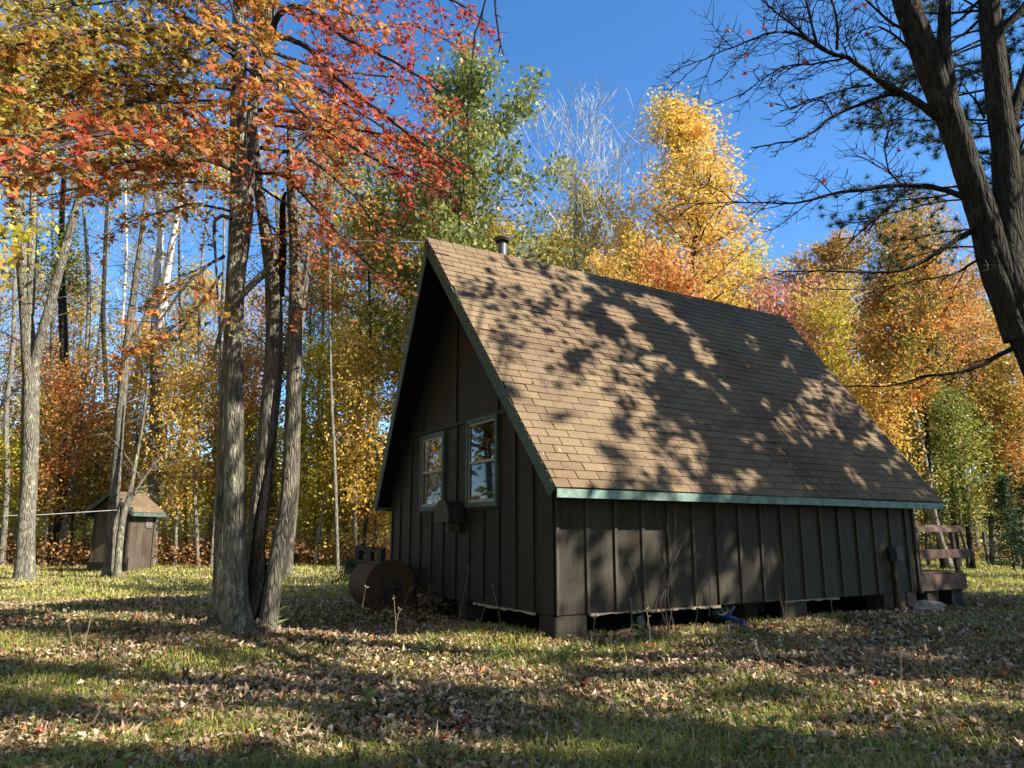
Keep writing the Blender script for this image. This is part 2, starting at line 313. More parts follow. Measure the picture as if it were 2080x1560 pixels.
# battens
SPC = .4218
for k in range(17):
    s_ = k*SPC+.01; g = Geo(); box(g, s_, s_+.042, -.024, -.0005, ZB+.0, ZE+.1); part('batten', g, BATT)
g = Geo(); box(g, L_-.045, L_, -.026, -.0005, ZB, ZE+.1); part('batten', g, BATT)
win = [(1.31, 2.065, 1.735, 2.83), (2.90, 3.62, 1.73, 2.78)]
BATG = wall_mat('brown_batten_shade_tone', (.012, .009, .006), (.034, .026, .017))  # gable battens, colour darkened to carry the shade of that side
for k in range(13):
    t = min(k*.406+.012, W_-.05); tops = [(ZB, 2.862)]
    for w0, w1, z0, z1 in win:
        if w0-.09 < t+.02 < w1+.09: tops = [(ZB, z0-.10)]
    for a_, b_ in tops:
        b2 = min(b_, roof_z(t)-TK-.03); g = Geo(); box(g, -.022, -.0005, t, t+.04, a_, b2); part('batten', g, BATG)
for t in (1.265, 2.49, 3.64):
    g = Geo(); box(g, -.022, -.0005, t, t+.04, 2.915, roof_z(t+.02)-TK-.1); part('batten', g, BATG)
for w0, w1, z0, z1 in win:
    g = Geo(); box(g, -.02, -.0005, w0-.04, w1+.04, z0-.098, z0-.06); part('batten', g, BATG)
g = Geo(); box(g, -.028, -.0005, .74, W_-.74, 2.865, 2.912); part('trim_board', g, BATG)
# windows
glass = Mat('window_glass', .015, .5); glass.p.inputs['IOR'].default_value = 1.75; GL = glass.base((.006, .007, .006))
glass2 = Mat('screened_glass', .03, .5); glass2.p.inputs['IOR'].default_value = 1.4; GL2 = glass2.base((.012, .012, .01))
for w0, w1, z0, z1 in win:
    wd = link('window', None, root); g = Geo(); b = .06
    for bx in ((w0-b, w1+b, z1, z1+b), (w0-b, w1+b, z0-b, z0), (w0-b, w0, z0, z1), (w1, w1+b, z0, z1)): box(g, -.045, -.0005, bx[0], bx[1], bx[2], bx[3])
    bpy.data.objects.remove(wd); wd = part('window', g, FASD)
    g = Geo(); e = .03; zm = (z0+z1)/2
    for bx in ((w0+.004, w1-.004, z1-e, z1-.003), (w0+.004, w1-.004, z0+.003, z0+e+.012), (w0+.004, w0+e, z0+e+.012, z1-e), (w1-e, w1-.004, z0+e+.012, z1-e), (w0+e, w1-e, zm-.018, zm+.018)): box(g, -.03, -.001, *bx)
    part('sash', g, ALU, wd)
    g = Geo(); box(g, -.014, -.002, w0+e+.001, w1-e-.001, zm+.019, z1-e-.001); part('pane', g, GL, wd)
    g = Geo(); box(g, -.010, -.002, w0+e+.001, w1-e-.001, z0+e+.013, zm-.019); part('pane', g, GL2, wd)
# roof slab, shingles
def sn(v): return -OG-PR*v           # near rake runs out toward the ridge (v 0 eave .. 1 ridge)
SF = L_+OF
VL = math.hypot(OV+W_/2, ZR-ZE-FH); ang = math.atan2(ZR-ZE-FH, OV+W_/2)
def roofp(s_, v, h=0., side=0):
    h = h+.006*math.sin(s_*1.3+.6)*math.sin(v*1.1+1)+.004*math.sin(s_*2.9+v)       # v in metres up the slope, h above the slab
    t = -OV+math.cos(ang)*v-math.sin(ang)*h; z = ZE+FH+math.sin(ang)*v+math.cos(ang)*h
    return (s_, t if side == 0 else W_-t, z)
for side in (0, 1):
    g = Geo(); h0, h1 = -.10, -.012
    P = [roofp(sn(0)+.02, .0, h0, side), roofp(SF-.02, .0, h0, side), roofp(SF-.02, VL-.06, h0, side), roofp(sn(1)+.02, VL-.06, h0, side)]+[roofp(sn(0), -.02, h1, side), roofp(SF, -.02, h1, side), roofp(SF, VL-.005, h1, side), roofp(sn(1), VL-.005, h1, side)]
    hexa(g, P); part('roof_deck', g, SOFF)
    g = Geo()                         # rake boards
    for v0, v1 in ((-.02, VL),):
        for near in (0, 1):
            gg = Geo(); f = (lambda v: sn(v/VL)-.022) if near == 0 else (lambda v: SF)
            P = [roofp(f(v0), v0+.0, -.15, side), roofp(f(v0)+.022, v0, -.15, side), roofp(f(v1)+.022, v1-.11, -.15, side), roofp(f(v1), v1-.11, -.15, side),
                 roofp(f(v0), v0, -.004, side), roofp(f(v0)+.022, v0, -.004, side), roofp(f(v1)+.022, v1-.004, -.004, side), roofp(f(v1), v1-.004, -.004, side)]
            hexa(gg, P); part('rake_board', gg, FASD)
    g = Geo(); t0 = -OV-.022 if side == 0 else W_+OV+.001
    for q, (fa, fb) in enumerate(((sn(0), 3.64), (3.645, 5.2), (5.205, SF))):
        g = Geo(); dz = (.0, .003, -.002)[q]; box(g, fa, fb, t0+.001*q, t0+.02, ZE+dz, ZE+FH-.022+dz); part('fascia_board', g, FASC)
    g = Geo()
    if side == 0: box(g, .0, L_, -OV+.0, -.03, ZE+.02, ZE+.035)
    else: box(g, .0, L_, W_+.03, W_+OV, ZE+.02, ZE+.035)
    part('soffit', g, SOFF)
EXP, TW, GAP = .1275, .305, .011
rows = int(VL/EXP)
tabs = []
for r in range(rows):
    v0 = r*EXP-.015; v1 = min(v0+EXP+.02, VL-.01); off = -.5 if r % 2 else 0.
    k0 = int((sn(1)-.1)/TW)-3
    for k in range(k0, int(SF/TW)+2):
        s0 = (k+off)*TW+GAP/2+.004*math.sin(r*3.3); s1 = s0+TW-GAP
        lim = sn((v0+EXP/2)/VL)-.012; a_ = max(s0, lim); b_ = min(s1, SF+.01)
        if b_-a_ < .03: continue
        tabs.append((r, a_, b_, v0, v1, a_ == s0 and b_ == s1))
def px_area(tb):
    r, a_, b_, v0, v1, _ = tb; P = np.array([cab(*roofp(s_, v)) for s_, v in ((a_, v0), (b_, v0), (b_, v0+EXP), (a_, v0+EXP))]); x, y = to_px(P)
    return .5*abs(np.dot(x, np.roll(y, 1))-np.dot(y, np.roll(x, 1)))
full = sorted([t for t in tabs if t[5]], key=px_area, reverse=True)[:296]; fullset = set(full)
tabm = []
for q in range(6):
    g = Geo(); w2 = (TW-GAP)/2; u = [random.uniform(-.003, .003) for _ in range(4)]; l = .013+.004*random.random()
    hexa(g, [(-w2, u[0], 0), (w2, u[1], 0), (w2, EXP+.02, -.004), (-w2, EXP+.02, -.004), (-w2, u[0], l), (w2, u[1], l+u[2]*.4), (w2, EXP+.02, .004), (-w2, EXP+.02, .004)], q/6.)
    tabm.append(g.mesh('shingle', SHIN))
dirv = np.array([0, math.cos(ang), math.sin(ang)]); nrm = np.array([0, -math.sin(ang), math.cos(ang)])
MR = Matrix(((1, 0, 0), (0, dirv[1], nrm[1]), (0, dirv[2], nrm[2]))).to_4x4()
for t in full:
    p = roofp((t[1]+t[2])/2, t[3]); o = link('shingle', random.choice(tabm), root); o.matrix_local = Matrix.Translation(p) @ MR @ Matrix.Rotation(random.gauss(0, .011), 4, 'Z') @ Matrix.Rotation(-abs(random.gauss(0, .012))*(5 if random.random() < .05 else 1), 4, 'X')
g = Geo()
for side in (0, 1):
    for t in tabs:
        if side == 0 and t in fullset: continue
        r, a_, b_, v0, v1, _ = t; l = .014+(.012*random.random() if random.random() < .12 else 0); v0 += random.gauss(0, .002)
        hexa(g, [roofp(a_, v0, 0, side), roofp(b_, v0, 0, side), roofp(b_, v1, -.004, side), roofp(a_, v1, -.004, side), roofp(a_, v0, l, side), roofp(b_, v0, l, side), roofp(b_, v1, .004, side), roofp(a_, v1, .004, side)], random.random())
part('shingles', g, SHIN, kind='stuff', label='brown asphalt shingle tabs of the rest of the roof')
nc = 38; cs = (SF+.01-sn(1))/nc
for k in range(nc):
    g = Geo(); s0 = sn(1)-.02+k*cs; s1 = s0+cs+.02; top = ZR+.012
    for sd_ in (0, 1):
        P = [];
        for s_, h in ((s0, .016), (s1, .006)):
            pass
        q = [roofp(s0, VL-.12, .012, sd_), roofp(s1, VL-.12, .006, sd_), roofp(s1, VL+.004, .010, sd_), roofp(s0, VL+.004, .018, sd_)]
        g.add([*q, *[(a_, b_, c_+.012) for a_, b_, c_ in q]], BOXF, random.random())
    part('ridge_shingle', g, SHIN)
# skirting, bottom edges, footings
def skirt(s0, s1, z1, mat=WALL):
    g = Geo(); box(g, s0, s1, .0, .03, .02, z1); part('skirting_panel', g, mat)
skirt(.02, .43, ZB-.012); skirt(3.75, 4.25, ZB-.012); 
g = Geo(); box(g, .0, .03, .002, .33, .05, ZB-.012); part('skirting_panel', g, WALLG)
def edge(pts, axis, label):
    g = Geo(); r_ = np.random.default_rng(5)
    for (a0, z0), (a1, z1) in zip(pts[:-1], pts[1:]):
        n = max(2, int(abs(a1-a0)/.07))
        for k in range(n):
            u, v = a0+(a1-a0)*k/n, a0+(a1-a0)*(k+1)/n; zz = z0+(z1-z0)*k/n; z2 = z0+(z1-z0)*(k+1)/n; dn = .012+.022*r_.random()
            if axis == 's': P = [(u, -.03, zz-dn), (v, -.03, z2-dn), (v, .0, z2-dn), (u, .0, zz-dn), (u, -.026, zz), (v, -.026, z2), (v, 0, z2), (u, 0, zz)]
            else: P = [(-.026, u, zz-dn), (-.026, v, z2-dn), (0, v, z2-dn), (0, u, zz-dn), (-.026, u, zz), (-.026, v, z2), (0, v, z2), (0, u, zz)]
            hexa(g, P)
    part('bottom_edge', g, RAW, label=label)
edge([(.46, ZB-.002), (1.3, ZB), (2.55, ZB-.002)], 's', 'rotted pale lower edge of the side wall')
edge([(3.78, ZB-.002), (4.95, ZB)], 's', 'rotted pale lower edge of the side wall')
edge([(.4, ZB), (1.25, ZB+.0), (1.9, ZB+.004)], 't', 'splintered pale lower edge of the gable wall')
for s_, t in ((.2, .25), (3.5, .45), (6.2, .2), (6.75, .25), (.2, 2.4), (.2, 4.6), (6.7, 4.6), (3.5, 4.6), (6.7, 2.4)):
    g = Geo(); box(g, s_-.13, s_+.13, t-.13, t+.13, -.05, ZB+.03); part('footing', g, FOOT if s_ < 6 else BATT)
for k in range(3):
    g = Geo(); box(g, 6.05+.3*k, 6.28+.3*k, -.005, .03, .02, ZB-.01); part('skirting_panel', g, plain('rusty_brown_board', (.09+.05*k, .055+.03*k, .04+.03*k), .8, var=.3, scale=12))
g = Geo(); box(g, .9, 6., 4.7, 4.74, 0, ZB+.02); box(g, 6.95, 6.99, .3, 4.7, 0, ZB+.02); part('skirting_panel', g, DARKM)  # dark boards added on the hidden sides to stop light passing beneath

# stove pipe
met = plain('galvanised_pipe', (.16, .165, .18), .45, .5, .6, .2, 20); rust = plain('rusty_cap', (.24, .19, .15), .7, .4, .3, .35, 12)
pc = cab(.81, 2.58, 0); sp = thing('stove_pipe', 'grey metal stove pipe with a flared cap standing at the cabin ridge', 'chimney', (pc[0], pc[1], 5.3))
g = Geo(); tube(g, [(0, 0, 0), (0, 0, .30), (0, 0, .58)], [.072, .072, .072], 20, cap=True); part('pipe', g, met, sp, smooth=False)
g = Geo(); tube(g, [(0, 0, .38), (0, 0, .40)], [.079, .079], 20, cap=True); part('collar', g, met, sp)
g = Geo(); tube(g, [(0, 0, .575), (0, 0, .63)], [.05, .05], 12, cap=True); part('cap_neck', g, rust, sp)
g = Geo(); tube(g, [(0, 0, .625), (0, 0, .66), (0, 0, .672), (0, 0, .70), (0, 0, .72)], [.11, .142, .145, .08, .005], 18)
tube(g, [(0, 0, .72), (0, 0, .69), (0, 0, .662), (0, 0, .626)], [.004, .075, .138, .108], 18); part('cap', g, rust, sp)
for k in range(6):
    a_ = k*math.pi/3; g = Geo(); bar(g, (.05*math.cos(a_), .05*math.sin(a_), .62), (.125*math.cos(a_), .125*math.sin(a_), .635), .006, .006); part('cap_strut', g, met, sp)

# arched box on the gable, meter box on the side wall
AX = plain('weathered_olive_board', (.085, .075, .045), .8, var=.25, scale=14, bump=.3)
bxp = cab(0, 2.37, 0); ab = thing('arched_box', 'arch-topped wooden box like a mailbox fixed between the two gable windows', 'box', (bxp[0], bxp[1], 1.48), math.pi/2-TH)
def arch(g, x0, x1, w, h, r0=0):
    n = 12; pr = [(-w/2, 0), (w/2, 0)]+[(w/2*math.cos(a_), h-w/2+w/2*math.sin(a_)) for a_ in np.linspace(0, math.pi, n)]
    V = [(x0, a_, b_) for a_, b_ in pr]+[(x1, a_, b_) for a_, b_ in pr]; m_ = len(pr)
    V += [(x0, 0, h/2), (x1, 0, h/2)]
    g.add(V, [(i, 2*m_, (i+1) % m_) for i in range(m_)]+[(m_+i, m_+(i+1) % m_, 2*m_+1) for i in range(m_)]); g.add(V, [(i, (i+1) % m_, m_+(i+1) % m_, m_+i) for i in range(m_)])
g = Geo(); arch(g, -.27, -.03, .44, .30); part('body', g, plain('peeling_black_tin', (.022, .02, .02), .6, var=.5, scale=16), ab)
g = Geo(); arch(g, -.295, -.272, .46, .31); part('front_board', g, AX, ab)
g = Geo(); box(g, -.2, -.025, -.05, .05, -.14, -.002); part('bracket', g, BATT, ab)
mp = cab(6.33, -.0, 0); mb = thing('meter_box', 'grey electric meter box with a conduit pipe on the far end of the side wall', 'meter box', (mp[0], mp[1], .1), math.pi/2-TH)
gm = plain('dull_grey_steel', (.10, .10, .10), .6, .4, .3)
g = Geo(); box(g, -.07, .09, -.15, -.03, .82, 1.03); part('housing', g, gm, mb)
g = Geo(); tube(g, [(-.075, -.09, .98), (-.10, -.09, .98)], [.07, .065], 14, cap=True); part('meter_dial', g, gm, mb)
g = Geo(); tube(g, [(-.02, -.06, .82), (-.02, -.06, .3), (-.02, -.07, -.05)], [.022]*3, 8); part('conduit', g, plain('rusty_conduit', (.13, .08, .05), .7, .3), mb)
g = Geo(); tube(g, [(-.02, -.06, .66), (-.02, -.06, .55)], [.034]*2, 8, cap=True); part('coupling', g, plain('rusty_coupling', (.25, .14, .06), .7, .3), mb)

# porch deck beyond the far gable
PD = plain('faded_red_brown_deck_paint', (.17, .105, .085), .7, .3, var=.25, scale=10, bump=.2)
dk = thing('porch_deck', 'small raised porch deck with a red-brown railing at the far end of the cabin', 'deck', CO, math.pi/2-TH)
g = Geo(); box(g, L_+.06, 8.55, .03, 1.9, 1.43, 1.47); part('top_rail', g, PD, dk)
g = Geo(); box(g, L_+.06, 8.53, .0, .028, 1.36, 1.43); part('top_rail', g, PD, dk)
g = Geo(); box(g, L_+.05, 8.58, -.02, .02, .935, 1.075); part('middle_rail', g, PD, dk)
g = Geo(); box(g, L_+.05, 8.35, .0, .04, .43, .68); part('rim_board', g, PD, dk)
g = Geo(); box(g, 8.352, 8.39, .0, 1.9, .43, .68); part('rim_board', g, PD, dk)
for k in range(13):
    g = Geo(); box(g, L_+.05, 8.40, .045+k*.142, .045+k*.142+.132, .685, .715); part('deck_board', g, PD, dk)
for s_, t, le in ((7.12, .05, .0), (8.28, .045, -.12), (8.0, 1.85, 0), (8.5, 1.85, 0)):
    g = Geo(); bar(g, (s_, t, .40), (s_+le, t, 1.43), .075, .06, (0, 1, 0)); part('post', g, PD, dk)
for s_ in (7.4, 8.1):
    g = Geo(); box(g, s_-.12, s_+.2, .05, .3, .05, .43); part('footing_block', g, plain('black_painted_block', (.03, .03, .03), .8) if s_ > 8 else FOOT, dk)

# ------------------------------------------------------------------ shed
sx, sy = at(262, 1085, 23.2)[:2]; sz = float(ground_z(sx, sy)); a1 = R(-81.5); a2 = R(8.5)
ux = np.array([math.sin(a2), math.cos(a2)]); uy = np.array([math.sin(a1), math.cos(a1)])
rot = math.atan2(ux[1], ux[0]); shed = thing('wooden_shed', 'small dark brown outhouse shed with a gabled brown roof behind two thin trunks', 'shed', (sx, sy, sz), rot)
SH = wall_mat('shed_plywood', (.045, .033, .025), (.15, .115, .085)); SHT = plain('faded_shed_trim', (.10, .135, .12), .7, .3, var=.25); ws, ls, hs, hr = 1.22, 1.22, 1.93, 2.42
g = Geo(); V = [(0, 0, .28), (0, ws, .28), (0, ws, hs), (0, ws/2, hr-.05), (0, 0, hs)]; V += [(.03, b_, c_) for _, b_, c_ in V]
g.add(V, [(0, 2, 1), (0, 3, 2), (0, 4, 3)]); part('gable_wall', g, SH, shed); g = Geo(); g.add([(ls+a_, b_, c_) for a_, b_, c_ in V[:5]], [(0, 1, 2), (0, 2, 3), (0, 3, 4)]); part('gable_wall', g, SH, shed)
for k, (x0, x1) in enumerate(((0.03, .70), (.72, ls))):
    g = Geo(); box(g, x0, x1, -.0, .03, .02, hs); part('side_panel', g, SH, shed)
g = Geo(); box(g, 0, ls, ws-.03, ws, 0, hs); part('side_panel', g, SH, shed)
g = Geo(); box(g, -.04, .0, -.03, ws+.04, -.05, .28); part('skirting', g, WALLG, shed)
g = Geo(); box(g, .02, .86, -.06, -.01, -.05, .42); part('plywood_sheet', g, SH, shed)
for t in (0, ws-.05):
    g = Geo(); box(g, -.03, -.001, t, t+.05, .28, hs); part('corner_board', g, BATT, shed)
g = Geo(); box(g, ls-.05, ls+.01, -.035, -.001, 0, hs); part('corner_board', g, BATT, shed)
g = Geo(); box(g, .74, .78, -.03, -.001, 1.35, 1.82); box(g, .78, 1.08, -.03, -.001, 1.32, 1.36); box(g, .785, 1.08, -.02, -.001, 1.365, 1.82, 0, 0); part('vent_hatch', g, plain('grey_hatch', (.17, .15, .13), .8), shed)
for sg in (0, 1):
    e0 = (-.22, hs-.15); e1 = (ws/2, hr)
    f = lambda t: t if sg == 0 else ws-t
    g = Geo(); x0, x1 = -.22, ls+.22; th_ = .05
    hexa(g, [(x0, f(e0[0]), e0[1]-th_), (x1, f(e0[0]), e0[1]-th_), (x1, f(e1[0]), e1[1]-th_), (x0, f(e1[0]), e1[1]-th_), (x0, f(e0[0]), e0[1]), (x1, f(e0[0]), e0[1]), (x1, f(e1[0]), e1[1]), (x0, f(e1[0]), e1[1])]); rf = part('roof', g, SOFF, shed)
    g = Geo(); nr = 9
    for r in range(nr):
        u0, u1 = r/nr, (r+1)/nr; P = lambda x, u, h: (x, f(e0[0]+(e1[0]-e0[0])*u), e0[1]+(e1[1]-e0[1])*u+h)
        for k in range(7):
            xa = x0+(x1-x0)*k/7+(.15 if r % 2 else 0); xb = min(xa+(x1-x0)/7-.01, x1)
            if xb-xa < .02: continue
            hexa(g, [P(xa, u0, .003), P(xb, u0, .003), P(xb, u1, .003), P(xa, u1, .003), P(xa, u0, .02), P(xb, u0, .02), P(xb, u1, .008), P(xa, u1, .008)], random.random())
    part('shingles', g, SHIN, rf, kind='stuff')
    g = Geo(); hexa(g, [(x0-.025, f(e0[0]), e0[1]-.13), (x0-.002, f(e0[0]), e0[1]-.13), (x0-.002, f(e1[0]), e1[1]-.12), (x0-.025, f(e1[0]), e1[1]-.12), (x0-.025, f(e0[0]), e0[1]), (x0-.002, f(e0[0]), e0[1]), (x0-.002, f(e1[0]), e1[1]), (x0-.025, f(e1[0]), e1[1])]); part('rake_board', g, SHT, shed)
    g = Geo(); t_ = f(e0[0]-.02); box(g, x0, x1, min(t_, f(e0[0]-.002)), max(t_, f(e0[0]-.002)), e0[1]-.12, e0[1]-.01); part('fascia_board', g, SHT, shed)

# ------------------------------------------------------------------ rusty tank, blocks and small things
TANK = Mat('rusty_tank_paint', .7, .35); n1 = TANK.noise(TANK.coord('World'), 5, 6, .7); n2 = TANK.noise(TANK.coord('World'), 40, 3)
c = TANK.ramp(n1, [(.3, (.055, .024, .01)), (.5, (.09, .05, .02)), (.7, (.075, .052, .026))]); TANK.bump(n2, .2, .01); TANK.base(c); TANK = TANK.m
tp = at(796, 1085, 11.8)[:2]; tz = float(ground_z(*tp)); tk = thing('rusty_tank', 'rusty brown steel drum lying on its side left of the cabin', 'tank', (tp[0]+.0, tp[1], tz), R(118))
rT = .36
g = Geo(); tube(g, [(0, 0, rT), (.02, 0, rT), (.05, 0, rT), (.35, 0, rT), (.70, 0, rT), (1.0, 0, rT), (1.03, 0, rT), (1.05, 0, rT)], [rT*.96, rT, rT*.98, rT*.98, rT*.98, rT*.98, rT, rT*.9], 40, cap=True); part('shell', g, TANK, tk, smooth=False)
g = Geo()
th_ = np.linspace(0, 2*math.pi, 40, endpoint=False)
for r0, r1, x0 in ((.405, .37, -.03), (.37, .33, -.012)):
    A = [(x0, r0*math.cos(a_), rT+r0*math.sin(a_)) for a_ in th_]; B = [(x0+.0, r1*math.cos(a_), rT+r1*math.sin(a_)) for a_ in th_]; Cc = [(.03, r0*math.cos(a_), rT+r0*math.sin(a_)) for a_ in th_]
    g.add(A+B+Cc, [(i, 40+i, 40+(i+1) % 40, (i+1) % 40) for i in range(40)]+[(80+i, i, (i+1) % 40, 80+(i+1) % 40) for i in range(40)])
part('rim', g, TANK, tk)
g = Geo(); box(g, -.01, .01, -.19, .17, rT-.24, rT+.12); part('end_plate', g, plain('dark_rust', (.05, .032, .025), .8, var=.3), tk)
g = Geo(); tube(g, [(-.02, 0, rT+.29), (.0, 0, rT+.29)], [.035, .035], 10, cap=True); part('bung', g, TANK, tk)
cb = thing('cinder_block', 'two-core grey cinder block resting on top of the rusty drum', 'cinder block', at(752, 1085, 12.1)-np.array([0, 0, 0]), R(-12))
cb.location = (at(752, 1085, 11.9)[0], 11.9, tz+rT*2-.005)
g = Geo(); BW, BD, BH = .43, .2, .24
for z0, z1 in ((0, .045), (BH-.05, BH)): box(g, -BW/2, BW/2, -BD/2, BD/2, z0, z1)
for x0, x1 in ((-BW/2, -BW/2+.07), (-.04, .04), (BW/2-.07, BW/2)): box(g, x0, x1, -BD/2+.001, BD/2-.001, .045, BH-.05)
cb.rotation_euler = (R(4), R(5), R(-10)); part('block', g, plain('mossy_block', (.10, .09, .075), .95, .1, var=.25, scale=16, bump=.4), cb)
def lump(name, label, cat, p, r, mat, sq=(1, 1, .6), seed=1, jag=.25):
    r_ = np.random.default_rng(seed); g = Geo(); n = 14; k = 9; V = []
    for i in range(k):
        a_ = math.pi*i/(k-1)
        for j in range(n):
            b_ = 2*math.pi*j/n; q = 1+jag*(math.sin(3*b_+seed)*math.sin(2*a_)*.5+.4*math.cos(5*a_+b_*2+seed))+r_.normal(0, .04)
            V.append((r*q*sq[0]*math.sin(a_)*math.cos(b_), r*q*sq[1]*math.sin(a_)*math.sin(b_), r*sq[2]*(.7+math.cos(a_)*q)))
    g.add(V, [(i*n+j, i*n+(j+1) % n, (i+1)*n+(j+1) % n, (i+1)*n+j) for i in range(k-1) for j in range(n)])
    o = link(name, g.mesh(name, mat), loc=p); return tag(o, label, cat)
STN = plain('pale_stone', (.36, .31, .27), .9, .2, var=.25, scale=9, bump=.5)
def gp(px, py, z=.12):
    r_ = ray(px, py); k = (z-CAMZ)/r_[2]; p = r_*k; return np.array([p[0], p[1], float(ground_z(p[0], p[1]))])
lump('field_stone', 'pale rough stone lying in the grass beside the far cabin corner', 'stone', gp(1885, 1252), .2, STN, (1.3, .8, .55), 2)
lump('white_stone', 'small white stone under the near part of the side wall', 'stone', gp(1302, 1276, .15), .07, plain('white_stone', (.6, .58, .54), .8), (.8, .8, 1), 4)
bp = gp(1608, 1250); br = thing('brick_pile', 'weathered reddish brick lying under the middle of the cabin', 'brick', bp, R(20)); g = Geo(); box(g, -.16, .16, -.09, .09, 0, .12); part('brick', g, plain('old_brick', (.20, .12, .08), .9, var=.3, scale=14, bump=.4), br)
g = Geo(); box(g, -.12, .13, -.07, .08, .121, .17); part('brick', g, plain('old_brick_top', (.10, .07, .055), .9, var=.3), br)
sp_ = gp(1546, 1246); g = Geo(); box(g, -.04, .05, -.05, .05, 0, .3); box(g, -.07, .0, -.06, .04, .12, .26); tag(link('broken_wood_stub', g.mesh('stub', plain('split_wood', (.28, .17, .09), .85, var=.4, scale=20), False), loc=sp_), 'broken orange-brown wood stub standing under the cabin beside the blower', 'stub')
# discarded leaf blower
lb = thing('leaf_blower', 'discarded dark leaf blower with a round grey vent and blue nozzle under the cabin', 'blower', gp(1468, 1268, .15), R(-18))
BLK = plain('black_plastic', (.025, .027, .03), .45, .5); GRY = plain('grey_plastic', (.22, .22, .23), .5, .5); BLU = plain('blue_plastic', (.02, .05, .16), .35, .5)
g = Geo(); tube(g, [(-.16, 0, .13), (-.12, 0, .14), (.06, 0, .15), (.12, .0, .14)], [.06, .13, .14, .09], 18, cap=True); part('housing', g, BLK, lb)
g = Geo(); cc = np.array([.0, -.135, .20]); e1 = np.array([1, 0, 0]); e2 = np.array([0, .45, .89]); nn = np.cross(e1, e2)
for q, (ra, rb) in enumerate(((.085, .070), (.022, .001))):
    A = [cc+nn*.012+ra*(math.cos(a_)*e1+math.sin(a_)*e2) for a_ in th_]; B = [cc+nn*.012+rb*(math.cos(a_)*e1+math.sin(a_)*e2) for a_ in th_]; D = [p-nn*.02 for p in A]
    g.add(A+B+D, [(i, 40+i, 40+(i+1) % 40, (i+1) % 40) for i in range(40)]+[(80+i, i, (i+1) % 40, 80+(i+1) % 40) for i in range(40)])
for k in range(5):
    a_ = k*2*math.pi/5+.3; bar(g, cc+nn*.008+.02*(math.cos(a_)*e1+math.sin(a_)*e2), cc+nn*.008+.073*(math.cos(a_)*e1+math.sin(a_)*e2), .016, .01, tuple(nn))
part('fan_grille', g, GRY, lb)
g = Geo(); bar(g, (.10, -.10, .14), (.17, -.13, .24), .03, .014, (0, 1, 0)); part('lever', g, GRY, lb)
g = Geo(); tube(g, [(.04, -.12, .10), (.16, -.22, .07), (.28, -.32, .04)], [.05, .05, .042], 14, cap=True, step=.05); part('nozzle', g, BLU, lb)
pl = gp(1352, 1268, .15); g = Geo(); g.add([(-.12, -.05, 0), (.13, -.05, .0), (.03, .06, .15), (-.12, -.04, -.012), (.13, -.04, -.012), (.03, .07, .138)], [(0, 1, 2), (3, 5, 4), (0, 3, 4), (0, 4, 1), (1, 4, 5), (1, 5, 2), (2, 5, 3), (2, 3, 0)]); tag(link('metal_scrap', g.mesh('metal_scrap', gm), loc=pl+np.array([0, 0, .012])), 'dull grey triangular metal scrap under the side wall behind the bare vines', 'scrap')
pw = at(2003, 1085, 28)[:2]; fp = thing('wooden_post', 'weathered grey wooden post at the edge of the right-hand lawn', 'post', (pw[0], pw[1], float(ground_z(*pw))))
g = Geo(); bar(g, (0, 0, -.1), (-.05, 0, 1.25), .14, .14); part('post', g, BK_PALE, fp); g = Geo(); bar(g, (-.02, 0, 1.2), (-.45, 0, .85), .04, .04); part('brace', g, BK_PALE, fp)
pw = at(800, 1085, 15)[:2]

